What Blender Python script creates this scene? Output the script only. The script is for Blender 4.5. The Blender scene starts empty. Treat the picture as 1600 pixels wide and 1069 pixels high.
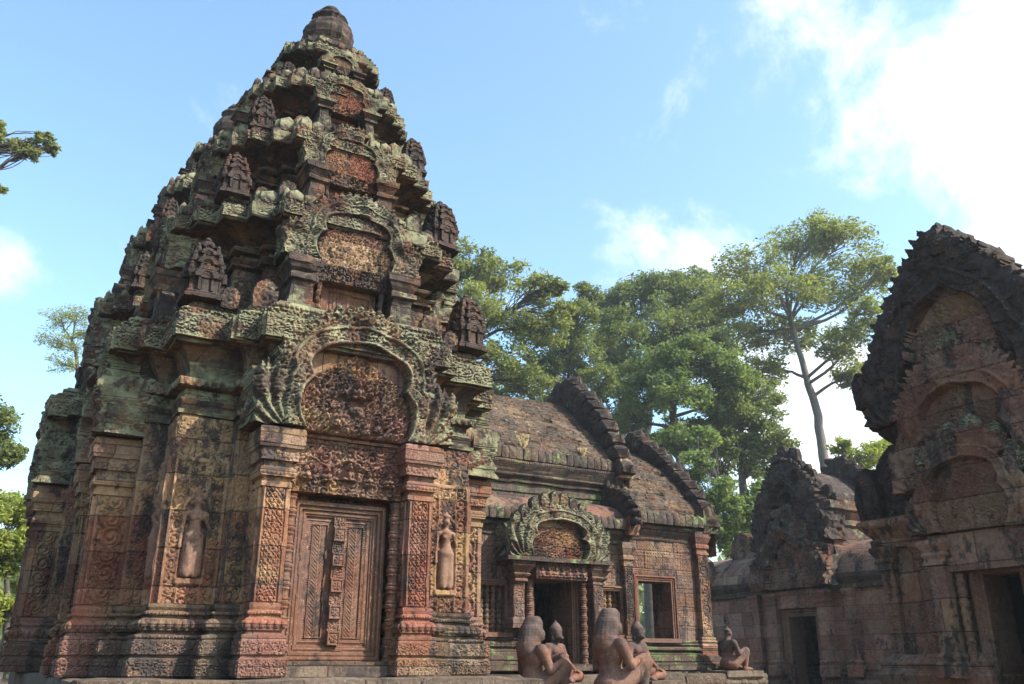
import bpy, math, random
import numpy as np
from mathutils import Vector
R = math.radians
PI = math.pi
# ------------------------------------------------------------------ camera
# world axes: X runs along the temple fronts, Y runs away from the viewer, z = 0 is the eye height
scene = bpy.context.scene
COL = scene.collection
cam_d = bpy.data.cameras.new('camera')
cam = bpy.data.objects.new('camera', cam_d); COL.objects.link(cam)
cam.rotation_euler = (R(90 + 20.3), 0, R(-30.6))
cam_d.sensor_width = 36; cam_d.lens = 36 * 1361 / 1600.0
cam_d.clip_start = .1; cam_d.clip_end = 3000
scene.camera = cam
# ------------------------------------------------------------------ light
SUN_AZ, SUN_EL = R(139), R(41)          # azimuth clockwise from +Y
sd = Vector((math.sin(SUN_AZ) * math.cos(SUN_EL), math.cos(SUN_AZ) * math.cos(SUN_EL), math.sin(SUN_EL)))
sun_l = bpy.data.lights.new('sun', 'SUN'); sun_l.energy = 5.0; sun_l.angle = R(.5); sun_l.color = (1, .95, .86)
sun = bpy.data.objects.new('sun', sun_l); COL.objects.link(sun)
sun.rotation_euler = sd.to_track_quat('Z', 'Y').to_euler()
scene.view_settings.view_transform = 'Standard'; scene.view_settings.look = 'None'
scene.view_settings.exposure = 0.95; scene.view_settings.gamma = 1
world = bpy.data.worlds.new('World'); scene.world = world; world.use_nodes = True


def pixdir(px, py):
    f, p, yaw = 1361., R(20.3), R(30.6)
    x = px - 800; y = 534.5 - py
    up = y * math.cos(p) + f * math.sin(p); fw = f * math.cos(p) - y * math.sin(p)
    v = Vector((x * math.cos(yaw) + fw * math.sin(yaw), -x * math.sin(yaw) + fw * math.cos(yaw), up))
    return v.normalized()


def build_world():
    nt = world.node_tree; nt.nodes.clear(); N = nt.nodes.new; L = nt.links.new
    out = N('ShaderNodeOutputWorld'); bg = N('ShaderNodeBackground'); L(bg.outputs[0], out.inputs[0])
    sky = N('ShaderNodeTexSky'); sky.sky_type = 'NISHITA'; sky.sun_disc = False
    sky.sun_elevation = SUN_EL; sky.sun_rotation = SUN_AZ
    sky.air_density = 1.0; sky.dust_density = 1.6; sky.ozone_density = 2.2
    tc = N('ShaderNodeTexCoord')
    nz = N('ShaderNodeTexNoise'); nz.inputs['Scale'].default_value = 6.5; nz.inputs['Detail'].default_value = 9
    nz.inputs['Roughness'].default_value = .62; nz.inputs['Distortion'].default_value = .25
    L(tc.outputs['Generated'], nz.inputs['Vector'])
    total = None
    # (direction, angular radius in degrees, weight): where the clouds stand in the sky
    for (px, py, rad, w) in [(1700, 110, 11, .95), (1510, 150, 9, .56), (1400, 180, 9, .54), (1250, 130, 9.0, .40), (1110, 405, 6, .31), (1000, 415, 4.5, .30),
                             (1290, 660, 9.5, .70), (-20, 410, 3.6, .40), (1680, 260, 8, .5), (1270, 190, 7, .28)]:
        d = pixdir(px, py)
        dp = N('ShaderNodeVectorMath'); dp.operation = 'DOT_PRODUCT'; dp.inputs[1].default_value = d
        L(tc.outputs['Generated'], dp.inputs[0])
        mr = N('ShaderNodeMapRange'); mr.interpolation_type = 'SMOOTHSTEP'
        mr.inputs['From Min'].default_value = math.cos(R(rad)); mr.inputs['From Max'].default_value = 1.0
        mr.inputs['To Max'].default_value = w
        L(dp.outputs['Value'], mr.inputs['Value'])
        if total is None: total = mr.outputs[0]
        else:
            m = N('ShaderNodeMath'); m.operation = 'MAXIMUM'; L(total, m.inputs[0]); L(mr.outputs[0], m.inputs[1]); total = m.outputs[0]
    a = N('ShaderNodeMath'); a.operation = 'ADD'; L(total, a.inputs[0])
    nb = N('ShaderNodeMapRange'); nb.inputs['From Min'].default_value = .25; nb.inputs['From Max'].default_value = .75
    nb.inputs['To Min'].default_value = -.75; nb.inputs['To Max'].default_value = .45
    L(nz.outputs['Fac'], nb.inputs['Value']); L(nb.outputs[0], a.inputs[1])
    cm = N('ShaderNodeMapRange'); cm.interpolation_type = 'SMOOTHSTEP'
    cm.inputs['From Min'].default_value = .0; cm.inputs['From Max'].default_value = .7
    L(a.outputs[0], cm.inputs['Value'])
    gain = N('ShaderNodeMix'); gain.data_type = 'RGBA'; gain.blend_type = 'MULTIPLY'; gain.inputs[0].default_value = 1
    L(sky.outputs[0], gain.inputs['A']); gain.inputs['B'].default_value = (2.62, 2.95, 2.76, 1)
    mx = N('ShaderNodeMix'); mx.data_type = 'RGBA'
    L(cm.outputs[0], mx.inputs[0]); L(gain.outputs['Result'], mx.inputs['A']); mx.inputs['B'].default_value = (10.6, 10.9, 11.2, 1)
    L(mx.outputs['Result'], bg.inputs['Color'])
    bg.inputs['Strength'].default_value = .074


build_world()
rng = np.random.default_rng(7)
ZB = .10                                  # the terrace top lies this far below the eye


# ------------------------------------------------------------------ numpy noise
def hsh(ix, iy, iz, seed=0):
    h = (ix.astype(np.int64) * 374761393 + iy.astype(np.int64) * 668265263 + iz.astype(np.int64) * 2147483647 + seed * 1274126177) & 0xFFFFFFFF
    h = ((h ^ (h >> 13)) * 1274126177) & 0xFFFFFFFF
    h = ((h ^ (h >> 16)) * 2246822519) & 0xFFFFFFFF
    return ((h ^ (h >> 15)) & 0xFFFFFF) / float(0xFFFFFF)


def vnoise(P, sc, seed=0):
    Q = P * sc; I = np.floor(Q); F = Q - I; I = I.astype(np.int64); F = F * F * (3 - 2 * F)
    r = 0
    for dx in (0, 1):
        wx = F[:, 0] if dx else 1 - F[:, 0]
        for dy in (0, 1):
            wy = F[:, 1] if dy else 1 - F[:, 1]
            for dz in (0, 1):
                wz = F[:, 2] if dz else 1 - F[:, 2]
                r = r + wx * wy * wz * hsh(I[:, 0] + dx, I[:, 1] + dy, I[:, 2] + dz, seed)
    return r * 2 - 1


def fbm(P, sc, seed=0, o=3):
    r = 0; a = 1
    for k in range(o):
        r = r + a * vnoise(P, sc * 2 ** k, seed + k * 17); a *= .5
    return r


def weather(V, amp=.012, sc=5., seed=0, block=.008):
    V = np.asarray(V, float)
    if amp > 0:
        D = np.stack([fbm(V, sc, seed + 1), fbm(V, sc, seed + 2), fbm(V, sc, seed + 3) * .6], 1) * amp
    else: D = 0
    if block > 0:
        b = np.floor((V + .013) / np.array([.41, .41, .29])).astype(np.int64)
        b[:, 0] += b[:, 2] % 2
        D = D + (np.stack([hsh(b[:, 0], b[:, 1], b[:, 2], s) for s in (11, 12, 13)], 1) - .5) * 2 * block
    return V + D


# ------------------------------------------------------------------ mesh helpers
class MB:
    """collects vertices and faces, builds ONE mesh object"""
    def __init__(s): s.V = []; s.Q = []; s.T = []; s.n = 0; s.sm = []
    def add(s, v, q=None, t=None):
        v = np.asarray(v, float).reshape(-1, 3)
        if q is not None and len(q): s.Q.append(np.asarray(q, np.int64).reshape(-1, 4) + s.n)
        if t is not None and len(t): s.T.append(np.asarray(t, np.int64).reshape(-1, 3) + s.n)
        s.V.append(v); s.n += len(v); return s
    def merge(s, o):
        v = np.concatenate(o.V)
        s.add(v, np.concatenate(o.Q) if o.Q else None, np.concatenate(o.T) if o.T else None); return s
    def verts(s): return np.concatenate(s.V)
    def setverts(s, v): s.V = [v]; return s
    def tf(s, loc=(0, 0, 0), rz=0, sc=1.0, ry=0, rx=0):
        v = s.verts() * np.array(sc)
        if rx: c, d = math.cos(rx), math.sin(rx); v = np.stack([v[:, 0], v[:, 1] * c - v[:, 2] * d, v[:, 1] * d + v[:, 2] * c], 1)
        if ry: c, d = math.cos(ry), math.sin(ry); v = np.stack([v[:, 0] * c + v[:, 2] * d, v[:, 1], -v[:, 0] * d + v[:, 2] * c], 1)
        if rz: c, d = math.cos(rz), math.sin(rz); v = np.stack([v[:, 0] * c - v[:, 1] * d, v[:, 0] * d + v[:, 1] * c, v[:, 2]], 1)
        s.V = [v + np.array(loc, float)]; return s
    def copy(s):
        o = MB(); o.V = [s.verts().copy()]; o.Q = [np.concatenate(s.Q)] if s.Q else []; o.T = [np.concatenate(s.T)] if s.T else []; o.n = s.n; return o
    def w(s, amp=.01, sc=5., seed=0, block=.006): return s.setverts(weather(s.verts(), amp, sc, seed, block))
    def mesh(s, name, mat, smooth=False):
        v = s.verts(); q = np.concatenate(s.Q) if s.Q else np.zeros((0, 4), int); t = np.concatenate(s.T) if s.T else np.zeros((0, 3), int)
        me = bpy.data.meshes.new(name)
        me.vertices.add(len(v)); me.vertices.foreach_set('co', v.astype(np.float32).ravel())
        nl = len(q) * 4 + len(t) * 3
        me.loops.add(nl); me.loops.foreach_set('vertex_index', np.concatenate([q.ravel(), t.ravel()]).astype(np.int32))
        me.polygons.add(len(q) + len(t))
        st = np.concatenate([np.arange(len(q)) * 4, len(q) * 4 + np.arange(len(t)) * 3]).astype(np.int32)
        me.polygons.foreach_set('loop_start', st)
        me.polygons.foreach_set('loop_total', np.concatenate([np.full(len(q), 4), np.full(len(t), 3)]).astype(np.int32))
        me.update(calc_edges=True)
        me.polygons.foreach_set('use_smooth', np.full(len(me.polygons), bool(smooth)))
        me.validate()
        if mat: me.materials.append(mat)
        return me
    def obj(s, name, mat, parent=None, smooth=False, loc=(0, 0, 0), rz=0):
        return link(name, s.mesh(name, mat, smooth), parent, loc, rz)


def link(name, me, parent=None, loc=(0, 0, 0), rz=0, sc=1.0):
    o = bpy.data.objects.new(name, me); COL.objects.link(o); o.parent = parent
    o.location = loc; o.rotation_euler = (0, 0, rz); o.scale = (sc, sc, sc); return o


def tag(o, label=None, cat=None, group=None, kind=None):
    if label: o['label'] = label
    if cat: o['category'] = cat
    if group: o['group'] = group
    if kind: o['kind'] = kind
    return o


def thing(name, label, cat, loc=(0, 0, 0), rz=0, group=None, sc=1.0):
    o = link(name, None, None, loc, rz, sc); o.empty_display_size = .2
    return tag(o, label, cat, group)


def copy_tree(o, parent=None):
    c = o.copy(); COL.objects.link(c); c.parent = parent
    for ch in list(o.children): copy_tree(ch, c)
    return c


def lin(a, b, seg):
    n = max(1, int(math.ceil(abs(b - a) / seg))); return np.linspace(a, b, n + 1)


def box(x0, x1, y0, y1, z0, z1, seg=.08):
    """a box with a fine enough grid on its faces to be worn"""
    m = MB()
    ax = (lin(x0, x1, seg), lin(y0, y1, seg), lin(z0, z1, seg))
    for a, b, c in ((0, 1, 2), (1, 2, 0), (2, 0, 1)):
        A, B = np.meshgrid(ax[a], ax[b], indexing='ij'); na, nb = A.shape
        idx = np.arange(na * nb).reshape(na, nb)
        for side, val in ((0, ax[c][0]), (1, ax[c][-1])):
            P = np.zeros((na * nb, 3)); P[:, a] = A.ravel(); P[:, b] = B.ravel(); P[:, c] = val
            q = np.stack([idx[:-1, :-1], idx[1:, :-1], idx[1:, 1:], idx[:-1, 1:]], -1).reshape(-1, 4)
            if side == 0: q = q[:, ::-1]
            m.add(P, q)
    return m


def rect(x0, x1, y0, y1): return [(x0, y0), (x1, y0), (x1, y1), (x0, y1)]


def cross(steps, notch=None):
    """redented square plan, steps = [(half width, reach), ...] from the innermost out to the corner"""
    side = []
    (hw, rc) = steps[-1]; side.append((-hw, -rc))
    for i in range(len(steps) - 2, -1, -1):
        h, r = steps[i]; side += [(-h, -steps[i + 1][1]), (-h, -r)]
    if notch: side += [(-notch[0], side[-1][1]), (-notch[0], -notch[1])]
    right = [(-x, y) for x, y in reversed(side)]
    s = side + right
    pts = []
    for k in range(4):
        c, d = [(1, 0), (0, 1), (-1, 0), (0, -1)][k]
        for i, (x, y) in enumerate(s[:-1]): pts.append((x * c - y * d, x * d + y * c))
    return pts


def offset(plan, d):
    P = np.array(plan, float); n = len(P); E = np.roll(P, -1, 0) - P
    E /= np.linalg.norm(E, axis=1)[:, None] + 1e-12
    Nn = np.stack([E[:, 1], -E[:, 0]], 1)          # outward for counter-clockwise
    Np = np.roll(Nn, 1, 0)
    dot = (Nn * Np).sum(1)[:, None]
    return P + d * (Nn + Np) / (1 + dot)


def sweep(plan, prof, seg=.05, zseg=.05, cap=True):
    """moulded profile [(offset, z), ...] carried round a closed plan"""
    P = np.array(plan, float); n = len(P)
    L = np.linalg.norm(np.roll(P, -1, 0) - P, axis=1)
    cnt = np.maximum(1, np.ceil(L / seg).astype(int))
    pr = [prof[0]]
    for a, b in zip(prof[:-1], prof[1:]):
        k = max(1, int(math.ceil(math.hypot(b[0] - a[0], b[1] - a[1]) / zseg)))
        for i in range(1, k + 1): pr.append((a[0] + (b[0] - a[0]) * i / k, a[1] + (b[1] - a[1]) * i / k))
    rings = []
    for off, z in pr:
        O = offset(P, off); O2 = np.roll(O, -1, 0)
        r = np.concatenate([O[i] + (O2[i] - O[i]) * (np.arange(cnt[i]) / cnt[i])[:, None] for i in range(n)])
        rings.append(np.column_stack([r, np.full(len(r), z)]))
    M = len(rings[0]); V = np.concatenate(rings)
    i = np.arange(M); j = (i + 1) % M; q = []
    for k in range(len(rings) - 1): q.append(np.stack([k * M + i, k * M + j, (k + 1) * M + j, (k + 1) * M + i], 1))
    m = MB(); m.add(V, np.concatenate(q))
    if cap:
        for k, flip in ((0, True), (len(rings) - 1, False)):
            c = rings[k].mean(0)
            r2 = c + (rings[k] - c) * .5
            v = np.concatenate([rings[k], r2, c[None]])
            qq = np.stack([i, j, M + j, M + i], 1); tt = np.stack([M + i, M + j, np.full(M, 2 * M)], 1)
            if flip: qq = qq[:, ::-1]; tt = tt[:, ::-1]
            m.add(v, qq, tt)
    return m


def lathe(prof, n=16, seg=.03):
    pr = [prof[0]]
    for a, b in zip(prof[:-1], prof[1:]):
        k = max(1, int(math.ceil(math.hypot(b[0] - a[0], b[1] - a[1]) / seg)))
        for i in range(1, k + 1): pr.append((a[0] + (b[0] - a[0]) * i / k, a[1] + (b[1] - a[1]) * i / k))
    t = np.arange(n) / n * 2 * PI; V = np.concatenate([np.column_stack([r * np.cos(t), r * np.sin(t), np.full(n, z)]) for r, z in pr])
    i = np.arange(n); j = (i + 1) % n
    q = np.concatenate([np.stack([k * n + i, k * n + j, (k + 1) * n + j, (k + 1) * n + i], 1) for k in range(len(pr) - 1)])
    m = MB(); m.add(V, q)
    for k, flip in ((0, True), (len(pr) - 1, False)):
        v = np.concatenate([V[k * n:(k + 1) * n], V[k * n:(k + 1) * n].mean(0)[None]])
        t3 = np.stack([i, j, np.full(n, n)], 1); m.add(v, None, t3[:, ::-1] if flip else t3)
    return m


# ------------------------------------------------------------------ carved height fields
def cells(U, V, s, seed=0, jit=.75):
    """dense little domes, like crowded foliage; returns 0..1"""
    u = U / s; v = V / s; iu = np.floor(u).astype(np.int64); iv = np.floor(v).astype(np.int64); best = np.full(U.shape, 9.)
    z0 = np.zeros_like(iu)
    for a in (-1, 0, 1):
        for b in (-1, 0, 1):
            cu = iu + a; cv = iv + b
            x = cu + .5 + (hsh(cu, cv, z0, seed) - .5) * jit; y = cv + .5 + (hsh(cu, cv, z0, seed + 5) - .5) * jit
            best = np.minimum(best, (u - x) ** 2 + (v - y) ** 2)
    return np.clip(1 - best / .30, 0, 1) ** .6


def whorl(H, U, V, cx, cy, r, sg=1, ph=0., turns=1.7, h=1.):
    dx = U - cx; dy = V - cy; d = np.hypot(dx, dy) / r; th = np.arctan2(dy, dx)
    m = d < 1
    s = .5 + .5 * np.cos(sg * th + 2 * PI * turns * d + ph)
    rim = np.exp(-((d - .9) / .09) ** 2)
    v = h * np.maximum(np.maximum(.12 + .75 * s ** 1.3 * (1 - .25 * d), .95 * rim), np.clip(1 - (d / .28) ** 2, 0, 1))
    H[m] = v[m] * 1.0
    return H


def m_vine(U, V, w, per=None, seed=0):
    """column of alternating roundels, w = width"""
    per = per or w * .86; H = cells(U, V, w * .17, seed) * .55
    k0 = int(V.min() // per) - 1
    for k in range(k0, int(V.max() // per) + 2):
        whorl(H, U, V, (w * .035) * (1 if k % 2 else -1), (k + .5) * per, w * .44, 1 if k % 2 else -1, (PI / 2) * (k % 2), 1.7)
    return H


def m_row(U, V, h, seed=0):
    """row of roundels along U, h = band height"""
    per = h * 1.02; H = cells(U, V, h * .2, seed) * .5
    for k in range(int(U.min() // per) - 1, int(U.max() // per) + 2):
        whorl(H, U, V, (k + .5) * per, 0, h * .45, 1 if k % 2 else -1, .8, 1.3)
    return H


def m_frieze(U, V, h, seed=0):
    """dense leafy band with two sizes of curl"""
    H = cells(U, V, h * .15, seed) * .6; per = h * .62; rs = random.Random(seed)
    for k in range(int(U.min() // per) - 1, int(U.max() // per) + 2):
        r = h * rs.uniform(.22, .30); whorl(H, U, V, (k + .5) * per, h * (.14 if k % 2 else -.14), r, 1 if k % 2 else -1, rs.uniform(0, 6), 1.2)
    leaf = np.clip(1 - abs(np.mod(U / (per * .5), 1) - .5) / .2, 0, 1) * (abs(V) > h * .36); return np.maximum(H, leaf * .8)


def m_diaper(U, V, s, seed=0):
    a = np.mod((U + V) / s, 1) - .5; b = np.mod((U - V) / s, 1) - .5
    line = np.clip(1 - (np.minimum(.5 - abs(a), .5 - abs(b)) / .10) ** 2, 0, 1)
    fl = np.clip(1 - (a * a + b * b) / .075, 0, 1) ** .5
    th = np.arctan2(b, a); pet = np.clip(1 - abs(np.hypot(a, b) - .24) / .13, 0, 1) * (.5 + .5 * np.cos(4 * th))
    return np.maximum(line * .6, np.maximum(fl * .8, pet))


def m_leafcol(U, V, w, seed=0):
    """garland: chevrons of leaves rising from a stem"""
    per = w * .26
    a = np.mod((V - abs(U) * 1.1) / per, 1); leaf = np.sin(a * PI) ** .7 * np.clip(1 - (abs(U) / (w * .5)) ** 3, 0, 1)
    stem = np.clip(1 - (U / (w * .1)) ** 2, 0, 1)
    return np.maximum(leaf * .85, stem)


def m_petals(U, V, p, h):
    a = np.mod(U / p, 1) - .5; v = (V + h / 2) / h
    wd = .47 * np.sqrt(np.clip(1 - (np.clip(v - .25, 0, 1) / .78) ** 2.4, 0, 1))
    d = np.clip(1 - (a / (wd + 1e-4)) ** 2, 0, 1) ** .5
    return np.maximum(d * .8, np.clip(1 - (a / .16) ** 2, 0, 1) * d) * (v > .02)


def m_beads(U, V, p):
    a = (np.mod(U / p, 1) - .5) * p; return np.sqrt(np.clip(1 - (a * a + V * V) / (p * .46) ** 2, 0, 1))


def m_dense(U, V, s, seed=0, rmin=.05, rmax=.09, region=None):
    """crowded scrollwork with big and small whorls"""
    H = cells(U, V, s, seed) * .62
    rs = random.Random(seed); u0, u1, v0, v1 = U.min(), U.max(), V.min(), V.max(); pl = []
    for k in range(900):
        r = rmax if k < 250 else rmin
        x = rs.uniform(u0, u1); y = rs.uniform(v0, v1)
        if all(math.hypot(x - a, y - b) > (r + c) * .93 for a, b, c in pl):
            pl.append((x, y, r)); whorl(H, U, V, x, y, r, rs.choice((-1, 1)), rs.uniform(0, 6.28), 1.5, rs.uniform(.75, 1))
    return H


def figure(H, U, V, x, y, s, h=1.2):
    """small seated carved figure: head, crown, torso, bent knees"""
    def el(cx, cy, rx, ry, hh):
        d = ((U - x - cx * s) / (rx * s)) ** 2 + ((V - y - cy * s) / (ry * s)) ** 2
        np.maximum(H, hh * np.sqrt(np.clip(1 - d, 0, 1)) + .35 * (d < 1), out=H)
    d = ((U - x) / (.62 * s)) ** 2 + ((V - y - .45 * s) / (.85 * s)) ** 2
    H[d < 1] *= .15
    el(0, .35, .20, .34, h); el(0, .85, .15, .18, h * 1.1); el(0, 1.08, .09, .17, h * .9)
    el(-.28, .1, .26, .13, h); el(.28, .1, .26, .13, h); el(-.27, .45, .09, .26, h * .8); el(.27, .45, .09, .26, h * .8)


def slab(x0, x1, z0, z1, hf, res=.01, depth=.05, mask=None, back=None, warp=1.):
    """carved slab facing -Y in its own frame: front surface at y = -H, sides go back to y = depth.
    hf(U, V) gives relief in metres, mask(U, V) keeps cells, U along x, V along z"""
    nx = max(2, int(round((x1 - x0) / res))); nz = max(2, int(round((z1 - z0) / res)))
    X = np.linspace(x0, x1, nx + 1); Z = np.linspace(z0, z1, nz + 1)
    U, V = np.meshgrid(X, Z, indexing='ij')
    PP = np.column_stack([U.ravel() + x1 * 7.3, V.ravel() + z1 * 3.1, np.full(U.size, (x1 - x0) * 5)])
    wu = .0045 * vnoise(PP, 9, 5).reshape(U.shape); wv = .0045 * vnoise(PP, 9, 6).reshape(U.shape)
    H = hf(U + wu * warp, V + wv * warp); H = H * (.86 + .22 * warp * np.clip(fbm(PP, 5, 8, 2).reshape(U.shape), -1, 1))
    idx = np.arange((nx + 1) * (nz + 1)).reshape(nx + 1, nz + 1)
    P = np.column_stack([U.ravel(), -H.ravel(), V.ravel()])
    if mask is None: M = np.ones((nx, nz), bool)
    else:
        Uc = (U[:-1, :-1] + U[1:, 1:]) / 2; Vc = (V[:-1, :-1] + V[1:, 1:]) / 2; M = mask(Uc, Vc)
    q = np.stack([idx[:-1, :-1], idx[1:, :-1], idx[1:, 1:], idx[:-1, 1:]], -1)[M]
    m = MB(); m.add(P, q)
    Mp = np.zeros((nx + 2, nz + 2), bool); Mp[1:-1, 1:-1] = M
    ed = []
    i, j = np.nonzero(M & ~Mp[:-2, 1:-1]); ed.append(np.stack([idx[i, j + 1], idx[i, j]], 1))
    i, j = np.nonzero(M & ~Mp[2:, 1:-1]); ed.append(np.stack([idx[i + 1, j], idx[i + 1, j + 1]], 1))
    i, j = np.nonzero(M & ~Mp[1:-1, :-2]); ed.append(np.stack([idx[i, j], idx[i + 1, j]], 1))
    i, j = np.nonzero(M & ~Mp[1:-1, 2:]); ed.append(np.stack([idx[i + 1, j + 1], idx[i, j + 1]], 1))
    ed = np.concatenate(ed); A = P[ed[:, 0]]; B = P[ed[:, 1]]; steps = 2 if depth < .12 else 5
    n = len(A)
    for k in range(steps):
        def lv(p, t): r = p.copy(); r[:, 1] = p[:, 1] * (1 - t) + depth * t; return r
        t0 = k / steps; t1 = (k + 1) / steps
        v = np.concatenate([lv(A, t0), lv(A, t1), lv(B, t1), lv(B, t0)]); ii = np.arange(n)
        m.add(v, np.stack([ii, ii + n, ii + 2 * n, ii + 3 * n], 1))
    if back:
        Pb = P.copy(); Pb[:, 1] = depth; m.add(Pb, q[:, ::-1])
    return m


def blocks(plan, off, z0, z1, fn, hgt, res=.012, sides=None, proud=.03, depth=.10, seed=0, minlen=.03, maxlen=.55):
    """a course of separate carved blocks, each set a little differently"""
    O = offset(plan, off); n = len(O); m = MB(); rs = random.Random(seed)
    for i in range(n):
        a = O[i]; b = O[(i + 1) % n]; L = math.hypot(*(b - a))
        if L < minlen: continue
        ang = math.atan2(b[1] - a[1], b[0] - a[0]); nrm = (math.sin(ang), -math.cos(ang))
        if sides and not sides(nrm, (a + b) / 2): continue
        k = max(1, int(round(L / maxlen)))
        for q in range(k):
            c = a + (b - a) * (q + .5) / k; w = L / k - .012; zc = (z0 + z1) / 2; ph = rs.uniform(0, 5); pr = proud * rs.uniform(.25, 1.2); dz = rs.uniform(-.008, .008)
            ex = .5 * pr
            s = slab(-w / 2 - ex, w / 2 + ex, z0 - zc, z1 - zc, lambda U, V: hgt * np.clip(fn(U + ph, V), 0, 1.5) * (abs(V) < (z1 - z0) * .42) + .012 * (abs(V) > (z1 - z0) * .42), res, depth)
            s.tf((0, -pr, 0)).tf((0, 0, 0), rs.uniform(-.02, .02)).tf((c[0], c[1], zc + dz), ang); m.merge(s)
            tp = box(-w / 2 - ex, w / 2 + ex, -pr + .002, depth, -.008, .0, .09).tf((c[0], c[1], z1 + dz + .002), ang); m.merge(tp)
            tp = box(-w / 2 - ex, w / 2 + ex, -pr + .002, depth, .0, .008, .09).tf((c[0], c[1], z0 + dz - .002), ang); m.merge(tp)
    return m


def bands(plan, off, z0, z1, fn, hgt, res=.012, y=0., sides=None, minlen=.03):
    """a carved strip on every straight face of a plan, standing hgt proud"""
    O = offset(plan, off); n = len(O); m = MB()
    for i in range(n):
        a = O[i]; b = O[(i + 1) % n]; L = math.hypot(*(b - a))
        if L < minlen: continue
        ang = math.atan2(b[1] - a[1], b[0] - a[0]); c = (a + b) / 2
        nrm = (math.sin(ang), -math.cos(ang))
        if sides and not sides(nrm, c): continue
        zc = (z0 + z1) / 2
        s = slab(-L / 2, L / 2, z0 - zc, z1 - zc, lambda U, V: hgt * np.clip(fn(U, V), 0, 1.5) + .002, res, .004)
        s.tf((c[0], c[1], zc), ang); m.merge(s)
    return m


FRONT = lambda nr, c: nr[1] < -.5
VIS = lambda nr, c: nr[1] < -.5 or nr[0] < -.5


# ------------------------------------------------------------------ materials
ALB = .44


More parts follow.
